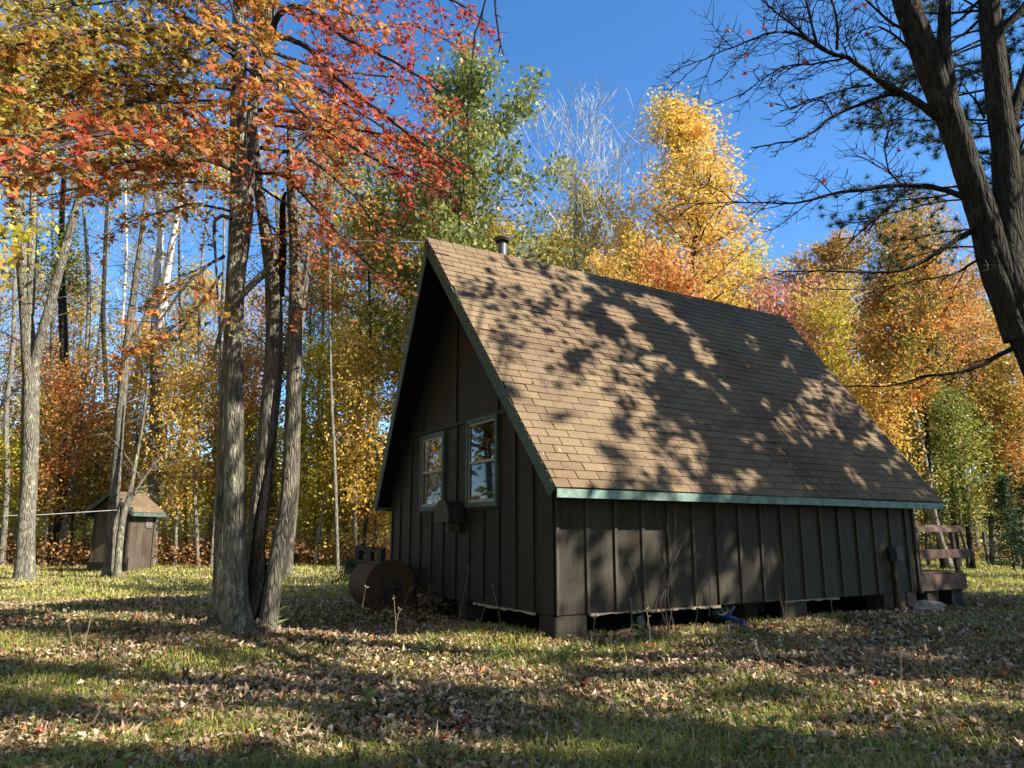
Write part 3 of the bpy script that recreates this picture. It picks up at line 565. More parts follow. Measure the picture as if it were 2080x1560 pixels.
# ------------------------------------------------------------------ trees: procedural background kinds
def grow_tree(seed, H, hb, wid, nleaf, leaf=.13, spread=.34, shape='round', up=.55, trunk_r=.16, bare=False, nb=26, fork=0, twig_r=.008):
    r_ = np.random.default_rng(seed); gt = Geo(); gl = Geo()
    n = 9; tp_ = np.zeros((n, 3)); tp_[:, 2] = np.linspace(-.15, H*.96, n); tp_[1:, :2] += np.cumsum(r_.normal(0, .11, (n-1, 2)), 0)*(H/14)
    rr = trunk_r*(1-np.linspace(0, 1, n)**1.15*.93); tube(gt, tp_, rr, 8, .05, .6, seed, flare=.35)
    A, B, RA, RB, tips = [], [], [], [], []
    def trunk_at(z): return np.array([np.interp(z, tp_[:, 2], tp_[:, 0]), np.interp(z, tp_[:, 2], tp_[:, 1]), z])
    for k in range(nb):
        f = (k+.5)/nb; z = hb+(H*.95-hb)*f*.98; az = k*2.4+r_.normal(0, .4)
        prof_ = {'round': math.sin(math.pi*min(1, .16+.80*f))**.7, 'cone': 1-.86*f, 'oval': math.sin(math.pi*(.12+.82*f))**.5, 'egg': min(1, .55+2.6*f)*(1-.80*f**1.4), 'fan': .45+.6*f if f < .75 else 1.4-1.1*f}[shape]
        L = wid*prof_*r_.uniform(.75, 1.2); d = np.array([math.cos(az), math.sin(az), up*r_.uniform(.6, 1.3)]); d /= np.linalg.norm(d)
        p = trunk_at(z); r0 = max(.012, np.interp(z, tp_[:, 2], rr)*.5); m_ = 5; pts = [p]
        for q in range(m_):
            d = unit(d+r_.normal(0, .13, 3)+np.array([0, 0, .05])); pts.append(pts[-1]+d*L/m_)
        for q in range(m_):
            ra, rb = r0*(1-q/m_*.85), r0*(1-(q+1)/m_*.85); A.append(pts[q]); B.append(pts[q+1]); RA.append(ra); RB.append(rb)
            for s2 in range(2 if q else 1):
                if bare: nt_ = 3
                dd = unit(d+r_.normal(0, .55, 3)+np.array([0, 0, .12 if not bare else .35])); L2 = L*(.34 if not bare else .4)*r_.uniform(.5, 1.2)*(1-.1*q); pa = pts[q]+(pts[q+1]-pts[q])*r_.random(); pb = pa+dd*L2*.5; pc_ = pb+unit(dd+r_.normal(0, .3, 3))*L2*.5
                A += [pa, pb]; B += [pb, pc_]; RA += [rb*.5+twig_r*.5, twig_r*1.1]; RB += [twig_r*1.1, twig_r*.6]
                tips += [pa, pb, pc_]
                if bare:
                    for s3 in range(4):
                        qa = pa+(pc_-pa)*r_.random(); qd = unit(dd+r_.normal(0, .45, 3)+np.array([0, 0, .3])); qb = qa+qd*L2*r_.uniform(.25, .55); A.append(qa); B.append(qb); RA.append(twig_r*.7); RB.append(twig_r*.35)
        tips.append(pts[-1])
    segs(gt, A, B, np.array(RA), np.array(RB), 4)
    if nleaf:
        tips = np.array(tips); c_ = tips[r_.integers(0, len(tips), nleaf)]; pos = c_+r_.normal(0, spread, (nleaf, 3))*np.array([1, 1, .7])
        keep = pos[:, 2] > .4; pos = pos[keep]; nn_ = len(pos)
        scatter(gl, *OVAL, pos, rot_mats(nn_, (0, 0, .6), .75, r_), leaf*r_.uniform(.6, 1.3, nn_), r_.random(nn_))
    return gt, gl
PROTO = {}
def proto(key, **k):
    gt, gl = grow_tree(**k); PROTO[key] = (gt.mesh(key+'_trunk', BK_GREY, True), gl.mesh(key+'_crown', YEL) if gl.n else None)
proto('oak', seed=11, H=15, hb=5, wid=4.2, nleaf=21000, leaf=.18, spread=.3, nb=34, trunk_r=.22)
proto('maple', seed=12, H=14, hb=4, wid=3.4, nleaf=9500, leaf=.16, spread=.28, shape='oval', nb=34, trunk_r=.17)
proto('slim', seed=13, H=15, hb=6.5, wid=2.2, nleaf=7000, leaf=.15, spread=.27, shape='oval', up=.9, nb=30, trunk_r=.13)
proto('aspen', seed=14, H=20, hb=5, wid=3.6, nleaf=24000, leaf=.14, spread=.33, shape='egg', up=.9, nb=52, trunk_r=.18)
proto('small', seed=15, H=5.5, hb=1., wid=2.0, nleaf=6000, leaf=.12, spread=.3, nb=22, trunk_r=.06)
proto('small_b', seed=25, H=7, hb=1.5, wid=1.8, nleaf=6500, leaf=.12, spread=.33, shape='oval', up=.9, nb=24, trunk_r=.07)
proto('bare', seed=16, H=18, hb=6.5, wid=6.2, nleaf=350, leaf=.13, spread=.5, shape='fan', up=1.15, nb=60, trunk_r=.16, bare=True, twig_r=.022)
proto('bare_b', seed=17, H=15, hb=5., wid=2.6, nleaf=900, leaf=.13, spread=.5, shape='oval', up=1.3, nb=26, trunk_r=.13, bare=True, twig_r=.014)
proto('sparse', seed=18, H=16, hb=7, wid=2.8, nleaf=4200, leaf=.15, spread=.4, shape='oval', up=.8, nb=28, trunk_r=.17)
proto('spruce', seed=19, H=6, hb=.3, wid=1.7, nleaf=9000, leaf=.11, spread=.14, shape='cone', up=-.1, nb=60, trunk_r=.07)
CNT = 0
def place_tree(key, px, Y_, top=None, H=None, pal=YEL, bk=BK_GREY, name='autumn_tree', label='', group=None, lean=0., wscale=1., rz=None, crown=True, X_=None):
    global CNT; CNT += 1
    base = at(px, 1085, Y_) if X_ is None else (X_, Y_, 0); x, y = base[0], Y_; z = float(ground_z(x, y))
    H0 = {'oak': 15, 'maple': 14, 'slim': 15, 'aspen': 20, 'small': 5.5, 'small_b': 7, 'bare': 18, 'bare_b': 15, 'sparse': 16, 'spruce': 6}[key]
    if top is not None: H = at(px, top, Y_)[2]-z
    sc_ = (H or H0)/H0; t = thing(name, label, 'tree', (x, y, z), CNT*2.1 if rz is None else rz, group); t.scale = (sc_*wscale, sc_*wscale, sc_); t.rotation_euler[1] = lean
    a_ = link('trunk', PROTO[key][0], t); a_.material_slots[0].link = 'OBJECT'; a_.material_slots[0].material = bk
    if PROTO[key][1] and crown:
        b_ = link('crown', PROTO[key][1], t, kind='stuff'); b_.material_slots[0].link = 'OBJECT'; b_.material_slots[0].material = pal
    return t
T = place_tree
# trees one can single out behind the cabin
T('oak', 900, 26, 128, pal=OAKP, label='tall oak with green and yellow leaves rising left of the cabin ridge', name='oak_tree', wscale=.8, rz=.9)
def fan_tree(px, Y_, top, label):
    b_ = at(px, 1085, Y_); z0 = float(ground_z(b_[0], Y_)); H = at(px, top, Y_)[2]-z0; t = thing('bare_tree', label, 'tree', (b_[0], Y_, z0)); r_ = np.random.default_rng(5); A, B, RA, RB = [], [], [], []
    g = Geo(); tube(g, [(0, 0, -.1), (.1, 0, H*.3), (0, 0, H*.62), (.1, 0, H*.8)], [.19, .15, .10, .04], 10, .05, .4, 2, flare=.3); part('trunk', g, BK_PALE, t, smooth=True)
    st = []
    for k in range(17):
        z = H*(.34+.40*k/17); az = k*2.4; st.append((np.array([0, 0, z]), unit(np.array([math.cos(az)*.62, math.sin(az)*.62, .9])), (H-z)*.245, .055*(1.1-k/22), 0))
    st.append((np.array([.1, 0, H*.78]), np.array([0, 0, 1.]), H*.07, .04, 0))
    while st:
        p, d, L, ra, lv = st.pop(); q = p
        for _ in range(3):
            d = unit(d+r_.normal(0, .09, 3)+[0, 0, .05]); q2 = q+d*L/3; A.append(q); B.append(q2); RA.append(ra); RB.append(ra*.86); q = q2; ra *= .86
        if lv < 5:
            for _ in range(2 if lv < 2 or r_.random() < .75 else 3): st.append((q, unit(d+r_.normal(0, .34, 3)+[0, 0, .12]), L*r_.uniform(.66, .9), max(ra*.8, .011), lv+1))
    g = Geo(); segs(g, A, B, np.array(RA), np.array(RB), 3); part('twigs', g, TWIGP, t, kind='stuff')
fan_tree(1180, 32, 188, 'leafless pale grey tree standing against the sky behind the cabin')
T('aspen', 1402, 31, 165, pal=YEL, bk=BK_DARK, label='tall golden tree, brightest behind the middle of the cabin roof', name='golden_tree', rz=1.0, wscale=1.35)
T('maple', 1195, 35, 350, pal=YGR, label='yellow-green tree seen through the leafless tree behind the ridge', wscale=.8)
T('slim', 1100, 31, 460, pal=YGR, label='dull yellow tree just right of the stove pipe', wscale=1.1, rz=.3)
T('slim', 1030, 28, 440, pal=YGR, label='green-yellow tree directly behind the stove pipe', wscale=1.1)
T('maple', 1290, 34, 420, pal=YEL, label='orange-yellow tree between the leafless tree and the tall golden tree', wscale=.9)
T('small_b', 1385, 26, 520, pal=ORA, label='small orange-red tree peeping over the cabin ridge', wscale=.9)
T('maple', 1250, 25, 505, pal=YEL, label='yellow tree peeping over the ridge right of the leafless tree', wscale=.7)
T('maple', 1560, 36, 505, pal=LEM, label='pale yellow-green tree behind the far end of the ridge', wscale=.85)
T('maple', 1480, 38, 500, pal=YEL, label='dull yellow tree between the golden tree and the pale tree', wscale=.8)
T('small_b', 1625, 30, 590, pal=PNK, label='pink-red tree beside the far end of the ridge', wscale=1.0)
T('small_b', 1700, 29, 610, pal=LEM, label='bright lemon yellow small tree right of the far ridge end', wscale=.75)
T('oak', 1752, 33, 468, pal=BRZ, bk=BK_PALE, label='bronze oak with a pale forked trunk right of the roof', name='oak_tree', wscale=.75)
T('bare_b', 1655, 34, 520, pal=BRZ, label='thin nearly bare tree between the pale tree and the bronze oak', name='bare_tree', wscale=.8)
T('slim', 1830, 25, 520, pal=ORG, label='orange and green tree behind the right roof slope', wscale=1.2)
T('slim', 1928, 24, 430, pal=ORG, bk=BK_PALE, label='pale birch with orange and green foliage right of the roof', name='birch_tree', wscale=1.1, rz=3.1)
T('maple', 2010, 27, 560, pal=ORA, label='orange tree behind the big dark trunks at right', wscale=.9)
T('small_b', 1800, 24, 760, pal=YEL, label='golden low tree beside the lower right roof edge')
T('small_b', 1880, 26, 790, pal=GRN, label='green-yellow low tree above the porch railing')
T('small_b', 1960, 25, 800, pal=GRN, label='low green and yellow tree behind the porch deck', wscale=1.1)
T('small_b', 2060, 26, 780, pal=ORG, label='low mottled tree at the right edge of the view', wscale=1.1)
T('small_b', 2075, 26, 700, pal=ORG, label='reddish tree behind the big dark trunks at the right edge')
for px, Y_, top, pal, lb_ in ((360, 27, 740, YEL, 'golden sapling between the shed and the maple clump'), (455, 28.5, 720, ORA, 'orange sapling left of the front maple stem'), (645, 27.5, 700, LEM, 'bright yellow sapling just right of the maple clump'), (725, 27, 690, YEL, 'golden sapling beside the left roof edge'), (95, 28, 740, ORA, 'orange sapling just right of the thick forked maple'), (255, 29, 660, YEL, 'golden sapling over the shed roof')):
    T('small_b', px, Y_, top, pal=pal, name='understory_tree', label=lb_, wscale=.9, bk=BK_PALE)
T('spruce', 2050, 24, 955, pal=NEED, bk=BK_DARK, label='dark young spruce at the edge of the right-hand lawn', name='spruce_tree')
T('spruce', 1905, 30, 1000, pal=NEED, bk=BK_DARK, label='small dark spruce seen under the far roof corner', name='spruce_tree', wscale=1.4)
T('spruce', 2120, 20, 930, pal=NEED, bk=BK_DARK, label='dark spruce boughs at the right margin above the lawn', name='spruce_tree', wscale=1.2)
for px, Y_, lb_ in ((1912, 25, 'slender dark trunk rising directly behind the porch railing'), (1938, 26, 'straight dark trunk just right of the porch railing posts'), (1965, 25, 'thin dark trunk right of the porch top rail')):
    T('sparse', px, Y_, H=13, pal=ORG, bk=BK_DARK, label=lb_, name='slender_tree', wscale=.8)
# left-hand trunks
def px_tree(name, label, base, Y_, stems, bk, pal=None, crown=None, seed=1, twigs=14, group=None):
    """stems: lists of (px, py, width px); every stem a tapered limb at depth Y_"""
    b0 = at(base[0], 1085, Y_); zg = float(ground_z(b0[0], Y_)); t = thing(name, label, 'tree', (b0[0], Y_, zg), 0, group); r_ = np.random.default_rng(seed); off = np.array([b0[0], Y_, zg])
    ends = []
    for k, st in enumerate(stems):
        dd = r_.uniform(-.5, .5)*(k > 0); P = []; Rr = []
        for q, (x, y, wpx) in enumerate(st):
            p = at(x, y, Y_+dd*q/max(1, len(st)-1)); P.append(p-off); Rr.append(wpx/2/F_PX*np.linalg.norm(p-[0, 0, CAMZ])*.80)
        if k == 0: P[0][2] = -.1
        g = Geo(); tube(g, P, Rr, 14, .06, .22, seed+k, flare=.45 if k == 0 else 0); part('trunk' if k == 0 else 'limb', g, bk if not isinstance(bk, list) else bk[min(k, len(bk)-1)], t, smooth=True)
        ends.append((P, Rr))
    A, B, RA, RB = [], [], [], []
    for q in range(twigs):
        P, Rr = ends[r_.integers(len(ends))]; u = r_.uniform(.35, 1)*(len(P)-1); i = min(int(u), len(P)-2); p = P[i]+(P[i+1]-P[i])*(u-i); d = unit(r_.normal(0, 1, 3)*[1, 1, .3]+[0, 0, .35]); L = r_.uniform(.7, 2.6); ra = .012+.012*r_.random(); pts = [p]
        for _ in range(5): d = unit(d+r_.normal(0, .16, 3)); pts.append(pts[-1]+d*L/5)
        for w_ in range(5):
            A.append(pts[w_]); B.append(pts[w_+1]); RA.append(ra*(1-w_/6)); RB.append(ra*(1-(w_+1)/6))
            if w_ > 0:
                for _ in range(2): A.append(pts[w_]); B.append(pts[w_]+unit(d+r_.normal(0, .7, 3))*L*.22); RA.append(.006); RB.append(.003)
    if A: g = Geo(); segs(g, A, B, np.array(RA), np.array(RB), 4); part('twigs', g, bk if not isinstance(bk, list) else bk[-1], t, kind='stuff')
    if crown:
        g = Geo()
        for cx, cy, rx, ry, nl, lsz in crown:
            c_ = at(cx, cy, Y_)-off; sx_ = rx/F_PX*Y_; sz_ = ry/F_PX*Y_; nc_ = max(4, nl//45)
            cl = c_+r_.normal(0, .5, (nc_, 3))*[sx_, sx_, sz_]; pos = cl[r_.integers(0, nc_, nl)]+r_.normal(0, .32, (nl, 3)); scatter(g, *OVALF, pos, rot_mats(nl, (0, 0, .7), .7, r_), lsz*r_.uniform(.6, 1.25, nl), r_.random(nl))
        part('crown', g, pal, t, kind='stuff')
    return t
px_tree('forked_maple', 'thick grey forked maple trunk at the far left of the clearing', (52, 1190), 19.5, [[(48, 1190, 40), (52, 1100, 34), (60, 950, 33), (62, 800, 33), (60, 735, 31), (50, 600, 22), (40, 480, 24), (28, 390, 20), (20, 250, 16), (25, 120, 12)], [(66, 750, 24), (82, 690, 20), (110, 590, 18), (128, 520, 18), (160, 400, 14), (185, 280, 10)], [(60, 640, 18), (66, 500, 16), (70, 380, 14), (85, 200, 10)]], BK_LICH, YGR, [(90, 120, 200, 200, 3800, .13)], 3, 30)
px_tree('slender_maple', 'rough-barked leaning slender tree in front of the shed', (222, 1185), 20.5, [[(220, 1185, 30), (228, 1080, 23), (236, 960, 22), (246, 820, 20), (256, 720, 19), (266, 640, 16), (282, 520, 11), (300, 380, 8)], [(262, 700, 10), (292, 650, 8), (330, 560, 6), (350, 500, 4)]], BK_GREY, BRZ, [(300, 380, 120, 120, 900, .11)], 4, 20)
px_tree('slender_maple', 'smooth lichened sapling forking above the shed eave', (238, 1168), 20.2, [[(238, 1168, 16), (244, 1090, 15), (252, 1040, 14), (262, 1010, 11), (272, 960, 8), (290, 860, 6), (300, 780, 4)], [(258, 1030, 9), (275, 1000, 7), (300, 960, 5), (330, 925, 4)]], BK_LICH, None, None, 5, 8)
px_tree('dark_tree', 'dark trunk of the leaning pair left of the shed', (122, 1098), 29, [[(118, 1100, 22), (128, 960, 20), (132, 800, 19), (128, 650, 17), (124, 500, 13), (130, 350, 9)]], BK_DARK, GRN, [(125, 540, 80, 110, 2600, .15), (110, 800, 80, 60, 900, .15)], 6, 12)
px_tree('pale_tree', 'pale curved trunk leaning away from the dark one left of the shed', (130, 1098), 28.6, [[(122, 1098, 13), (140, 1020, 12), (150, 940, 11), (165, 820, 10), (178, 690, 9), (180, 560, 8), (170, 420, 7), (165, 300, 5)]], BK_PALE, YGR, [(170, 330, 90, 90, 900, .14)], 7, 10)
px_tree('birch_tree', 'forked white birch with a dark lower trunk rising behind the shed', (318, 1100), 27, [[(312, 1100, 26), (312, 1000, 26), (316, 900, 26), (318, 780, 26), (318, 690, 28)], [(318, 700, 25), (316, 640, 20), (320, 560, 17), (326, 480, 14), (322, 400, 11), (318, 300, 8)], [(324, 690, 20), (334, 600, 18), (345, 520, 15), (360, 440, 12), (378, 360, 9), (390, 300, 6)]], [BK_GREY, BK_BIRCH], YGR, [(340, 300, 130, 160, 3000, .14)], 8, 24)
for k, (px, y0, Yd, wd_, xt, b_, lb_) in enumerate([(8, 1120, 27, 12, 40, BK_PALE, 'pale thin trunk at the very left edge of the view'), (36, 1105, 30, 9, 60, BK_PALE, 'thin pale trunk just left of the thick forked maple'), (105, 1090, 33, 8, 100, BK_GREY, 'thin trunk just right of the thick forked maple'), (218, 1060, 34, 12, 222, BK_DARK, 'straight dark trunk left of the tree before the shed'), (237, 1050, 36, 9, 240, BK_BIRCH, 'slim white birch just behind the tree before the shed'),
    (408, 1095, 27, 9, 432, BK_PALE, 'left one of two slim pale trunks right of the shed'), (433, 1105, 27, 9, 428, BK_PALE, 'right one of two slim pale trunks right of the shed'), (546, 1040, 33, 13, 548, BK_GREY, 'grey trunk seen between the stems of the maple clump'), (690, 1095, 24, 9, 692, BK_PALE, 'slim pale trunk midway between the maple clump and the cabin'), (738, 1050, 28, 10, 740, BK_DARK, 'slim dark trunk close to the left roof edge'), (585, 1140, 21, 24, 650, BK_GREY, 'grey trunk leaning right just behind the maple clump'), (645, 1060, 32, 7, 670, BK_GREY, 'thin grey trunk between the leaning trunk and the pale slim one'), (385, 1040, 38, 8, 380, BK_DARK, 'thin dark trunk in the wood right of the birch'), (175, 1060, 38, 8, 215, BK_PALE, 'thin pale trunk in the wood left of the shed'), (470, 1080, 30, 9, 470, BK_DARK, 'thin dark trunk directly behind the maple clump'), (715, 1040, 36, 6, 705, BK_GREY, 'very thin grey trunk in the wood beside the roof edge')]):
    rr_ = np.random.default_rng(50+k); ys = np.linspace(y0, 230+60*rr_.random(), 7); xs = np.linspace(px, xt, 7)+np.cumsum(rr_.normal(0, 5, 7)); xs[0] = px
    px_tree('slender_tree', lb_, (px, y0), Yd, [[(x, y, wd_*(1-.09*q)) for q, (x, y) in enumerate(zip(xs, ys))]], b_, [YGR, YEL, ORA, GRN, YGR][k % 5], [(xs[-1], 330, 80, 110, 700, .15)], 60+k, 12)
# fuller crowns of the wood
k = 0
fill_l = [('sparse', -60, 33, YGR), ('sparse', 30, 36, ORA), ('slim', 110, 40, YGR), ('sparse', 250, 38, YGR), ('slim', 330, 42, YGR), ('sparse', 420, 36, YEL), ('sparse', 500, 41, ORA), ('sparse', 590, 31, YGR), ('slim', 660, 35, LEM), ('slim', 740, 32, YEL), ('sparse', 800, 38, RED), ('oak', 850, 30, YGR), ('sparse', 560, 30, YGR), ('slim', 700, 44, YGR)]
LM = {-60: 'at the left margin', 30: 'behind the thick forked maple', 110: 'above the leaning pair of trunks', 250: 'above the shed', 330: 'behind the forked birch', 420: 'above the two slim pale trunks', 500: 'behind the front stem of the maple clump', 590: 'behind the right stem of the maple clump', 660: 'right of the maple clump', 740: 'left of the cabin peak', 800: 'close to the left rake of the roof', 850: 'directly behind the cabin peak', 560: 'between the stems of the maple clump', 700: 'far behind the slim pale trunk'}
for key, px, Y_, pal in fill_l:
    nm = {id(YGR): 'yellow-green', id(ORA): 'orange', id(YEL): 'golden', id(RED): 'red', id(GRN): 'green', id(LEM): 'lemon'}[id(pal)]
    T(key, px, Y_, pal=pal, H=14+3*random.random(), label=f'{nm} leafed tree in the wood {LM[px]}', group='trees of the left-hand wood', bk=BK_PALE if px % 3 == 0 else BK_GREY)
LS2 = {700: 'behind the rusty drum', 640: 'right of the maple clump', 480: 'behind the maple clump', 380: 'just right of the shed', 140: 'just left of the shed', 60: 'behind the foot of the thick forked maple', 200: 'behind the shed roof peak', 760: 'against the left roof edge', 300: 'behind the right end of the shed', -10: 'at the left margin', 560: 'seen between the clump stems', 440: 'behind the two slim pale trunks', 245: 'above the shed, rather tall', 20: 'tall, left of the forked maple', 160: 'tall, right of the forked maple'}
for px, Y_, top, pal, nm in [(700, 30, 900, YGR, 'yellow-green'), (640, 30, 850, LEM, 'yellow'), (480, 29, 820, LEM, 'yellow'), (140, 31, 850, YGR, 'yellow-green'), (60, 33, 800, YGR, 'yellow-green'), (200, 33, 820, PNK, 'pinkish'), (760, 29, 880, ORG, 'mottled orange'), (-10, 28, 880, LEM, 'yellow'), (440, 34, 700, ORG, 'orange and green'), (20, 40, 700, PNK, 'pinkish')]:
    T('small' if top > 790 else 'small_b', px, Y_, top, pal=pal, name='understory_tree', label=f'{nm} understory sapling {LS2[px]}', group='saplings of the left-hand wood', wscale=1.25)
LB = {1340: 'left of the tall golden tree', 1120: 'right of the stove pipe', 1680: 'beside the nearly bare tree', 1790: 'right of the bronze oak', 1880: 'left of the white birch', 1980: 'between the birch and the big trunks', 2060: 'behind the big dark trunks', 2120: 'at the right margin', 950: 'left of the stove pipe', 1720: 'low beside the lemon tree', 1770: 'low beside the roof slope', 1850: 'low under the orange and green tree', 1200: 'behind the leafless tree'}
for px, Y_, pal, nm, top in [(1340, 45, YGR, 'yellow-green', 470), (1120, 44, YGR, 'yellow-green', 500), (1680, 42, YGR, 'yellow-green', 600), (1790, 40, ORA, 'orange', 640), (1880, 44, YGR, 'yellow-green', 560), (1980, 40, PNK, 'pink-red', 540), (2060, 36, YGR, 'yellow-green', 600), (2120, 30, YGR, 'yellow-green', 500), (950, 40, YGR, 'yellow-green', 470), (1720, 36, PNK, 'pink-red', 690), (1770, 30, ORA, 'orange', 760), (1850, 34, GRN, 'green', 700), (1200, 44, YGR, 'yellow-green', 560)]:
    T('maple', px, Y_, top, pal=pal, label=f'{nm} leafed background tree {LB[px]}', group='trees behind the cabin', wscale=1.0)
# trees beyond the left margin that the gable windows mirror
for k, (x, y, pal) in enumerate([(-12, 11, YGR), (-15, 13, ORA), (-19, 19, YEL), (-22, 22, YGR), (-26, 17, ORA), (-20, 13, YGR), (-30, 24, YGR), (-24, 27, YEL), (-16, 16.5, LEM), (-13, 10.5, YEL), (-17, 14, YGR), (-20, 17, ORA), (-23, 20, YGR), (-27, 22, LEM)]):
    T(['maple', 'small_b', 'oak'][k % 3], 0, y, X_=x, pal=pal, H=[17, 12, 18][k % 3], label='autumn tree outside the left margin, mirrored in the gable windows', group='trees mirrored in the windows')

# far wood, undergrowth, bracken
g = Geo(); r_ = np.random.default_rng(91); cl = []
for k in range(210):
    Yd = r_.uniform(46, 78); x = r_.uniform(-1.0, 1.0)*Yd*.95; H = r_.uniform(3.5, 8.5)+(5 if x > 0 else 0)
    for q in range(22): cl.append((x+r_.normal(0, 1.7), Yd+r_.normal(0, 1.7), H*(1-abs(r_.normal(0, .3))), k))
cl = np.array(cl); N_ = 80000; c_ = cl[r_.integers(0, len(cl), N_)]; pos = c_[:, :3]+r_.normal(0, .55, (N_, 3)); pos[:, 2] = np.maximum(pos[:, 2], .4)
hue = (np.sin(c_[:, 3]*12.9)*43758.5) % 1; scatter(g, *OVAL, pos, rot_mats(N_, (0, 0, .5), .8, r_), r_.uniform(.22, .48, N_), np.clip(hue*.8+r_.normal(0, .12, N_)+.1, 0, 1))
kk = 150; xb = r_.uniform(-1, 1, kk); yb = r_.uniform(40, 75, kk); A = np.stack([xb*yb*.9, yb, ground_z(xb*yb*.9, yb)], -1); B = A+np.stack([r_.normal(0, .6, kk), r_.normal(0, .6, kk), r_.uniform(8, 13, kk)], -1); segs(g, A, B, r_.uniform(.08, .16, kk), np.full(kk, .04), 6, mat=1)
tag(link('far_woods', g.mesh('far_woods', [SHRUB, BK_PALE]), kind='stuff'), 'far autumn wood seen as one mass between the nearer trunks', 'woods', kind='stuff')
g = Geo(); r_ = np.random.default_rng(92); cl = []
for k in range(170):
    a_ = r_.uniform(1.4, 5.4); rr_ = r_.uniform(19, 34); x = rr_*math.sin(a_); y = 6+rr_*math.cos(a_); H = r_.uniform(9, 15) if abs(a_-SUN_AZ) < .65 else r_.uniform(15, 24)
    if y > 2 and abs(x)/(y+1.2) < .9: continue
    for q in range(26): cl.append((x+r_.normal(0, 1.6), y+r_.normal(0, 1.6), H*(1-abs(r_.normal(0, .42))), k))
cl = np.array(cl); N_ = 52000; c_ = cl[r_.integers(0, len(cl), N_)]; pos = c_[:, :3]+r_.normal(0, .6, (N_, 3)); pos[:, 2] = np.maximum(pos[:, 2], .4)
hue = (np.sin(c_[:, 3]*12.9)*43758.5) % 1; scatter(g, *OVAL, pos, rot_mats(N_, (0, 0, .3), .9, r_), r_.uniform(.4, .8, N_), np.clip(hue*.8+r_.normal(0, .12, N_)+.1, 0, 1))
kk = 90; a_ = r_.uniform(1.45, 5.3, kk); rr_ = r_.uniform(17, 34, kk); A = np.stack([rr_*np.sin(a_), 6+rr_*np.cos(a_), 0*a_], -1); A = A[(A[:, 1] < 2) | (np.abs(A[:, 0])/(A[:, 1]+1.2) > .95)]; kk = len(A); B = A+np.stack([r_.normal(0, .6, kk), r_.normal(0, .6, kk), r_.uniform(9, 14, kk)], -1); segs(g, A, B, r_.uniform(.1, .2, kk), np.full(kk, .04), 6, mat=1)
tag(link('surrounding_woods', g.mesh('surrounding_woods', [SHRUB, BK_PALE]), kind='stuff'), 'autumn wood closing round the clearing outside the view', 'woods', kind='stuff')
def cloud(name, label, cat, boxes, mat, sz, seed, tmpl=OVAL, stems=0):
    r_ = np.random.default_rng(seed); g = Geo()
    for x0, x1, y0, y1, h, ncl, per in boxes:
        cx = r_.uniform(x0, x1, ncl); cy = r_.uniform(y0, y1, ncl); ch = h*r_.uniform(.15, 1, ncl); k = r_.integers(0, ncl, ncl*per); N_ = len(k)
        px_ = cx[k]+r_.normal(0, .33, N_); py_ = cy[k]+r_.normal(0, .33, N_); gz = ground_z(px_, py_); pz = gz+np.maximum(.03, ch[k]+r_.normal(0, .28, N_)*min(1, h))
        scatter(g, *tmpl, np.stack([px_, py_, pz], -1), rot_mats(N_, (0, 0, .7), .6, r_), sz*r_.uniform(.5, 1.3, N_), np.clip((np.sin(k*7.7)*.5+.5)*.5+r_.random(N_)*.5, 0, 1))
        if stems: A = np.stack([cx, cy, ground_z(cx, cy)], -1)[:ncl//stems]; B = A+np.stack([r_.normal(0, .2, len(A)), r_.normal(0, .2, len(A)), ch[:len(A)]], -1); segs(g, A, B, np.full(len(A), .018), np.full(len(A), .006), 3, mat=1)
    return tag(link(name, g.mesh(name, [mat, BK_PALE])), label, cat, kind='stuff')
cloud('undergrowth', 'yellow and green shrub layer along the edge of the wood', 'undergrowth', [(-34, -1, 30, 42, 2.7, 560, 60), (-2, 40, 33, 44, 3.6, 520, 46), (-9, -3, 27, 32, 1.8, 60, 60), (-36, 8, 41, 46, 2.2, 420, 40)], SHRUB, .15, 31, stems=2)
cloud('far_thicket', 'dense low thicket closing the view deep in the wood', 'thicket', [(-75, 80, 66, 80, 6, 1500, 24)], SHRUB, .6, 36)
cloud('bracken', 'rusty orange bracken fern bed in front of the wood', 'ferns', [(-26, -8, 26, 33, .8, 420, 40), (-10, 0, 27, 33, .7, 220, 40), (15, 32, 30, 34, .5, 120, 36)], FERN, .13, 32)

# ------------------------------------------------------------------ near maple clump
mb0 = np.array([-3.33, 9.3, float(ground_z(-3.33, 9.3))]); mc = thing('maple_clump', 'four-stemmed maple clump with red and orange leaves, nearest at left', 'tree', mb0)
def stem(px_pts, parent, off, bk, seed, name='trunk', k=20, rough=.06, flare=0., label=None, base=False, step=.08):
    P = []; Rr = []
    for x, y, wpx, Yd in px_pts:
        p = at(x, y, Yd); P.append(p-off); Rr.append(wpx/2/F_PX*np.linalg.norm(p-[0, 0, CAMZ])*.82)
    if base: P[0][2] = -.06
    g = Geo(); tube(g, P, Rr, k, rough, step, seed, flare=flare); part(name, g, bk, parent, label=label, smooth=True); return np.array(P)+off, np.array(Rr)
stem([(493, 1288, 64, 8.9), (480, 1230, 56, 8.9), (478, 1100, 50, 8.9), (476, 950, 46, 8.9), (474, 800, 44, 8.9), (474, 680, 44, 8.9), (482, 500, 41, 8.95), (486, 380, 38, 9), (484, 250, 34, 9), (486, 100, 32, 9), (488, -150, 26, 9), (480, -500, 18, 9)], mc, mb0, BK_LICH, 1, flare=.35, base=True, k=24)
stem([(454, 1285, 42, 9.25), (451, 1150, 38, 9.25), (458, 950, 34, 9.25), (464, 750, 30, 9.3), (480, 600, 28, 9.3), (500, 450, 27, 9.3), (508, 300, 25, 9.3), (518, 150, 22, 9.3), (530, -100, 18, 9.3)], mc, mb0, BK_GREY, 2, flare=.3, base=True, k=22)
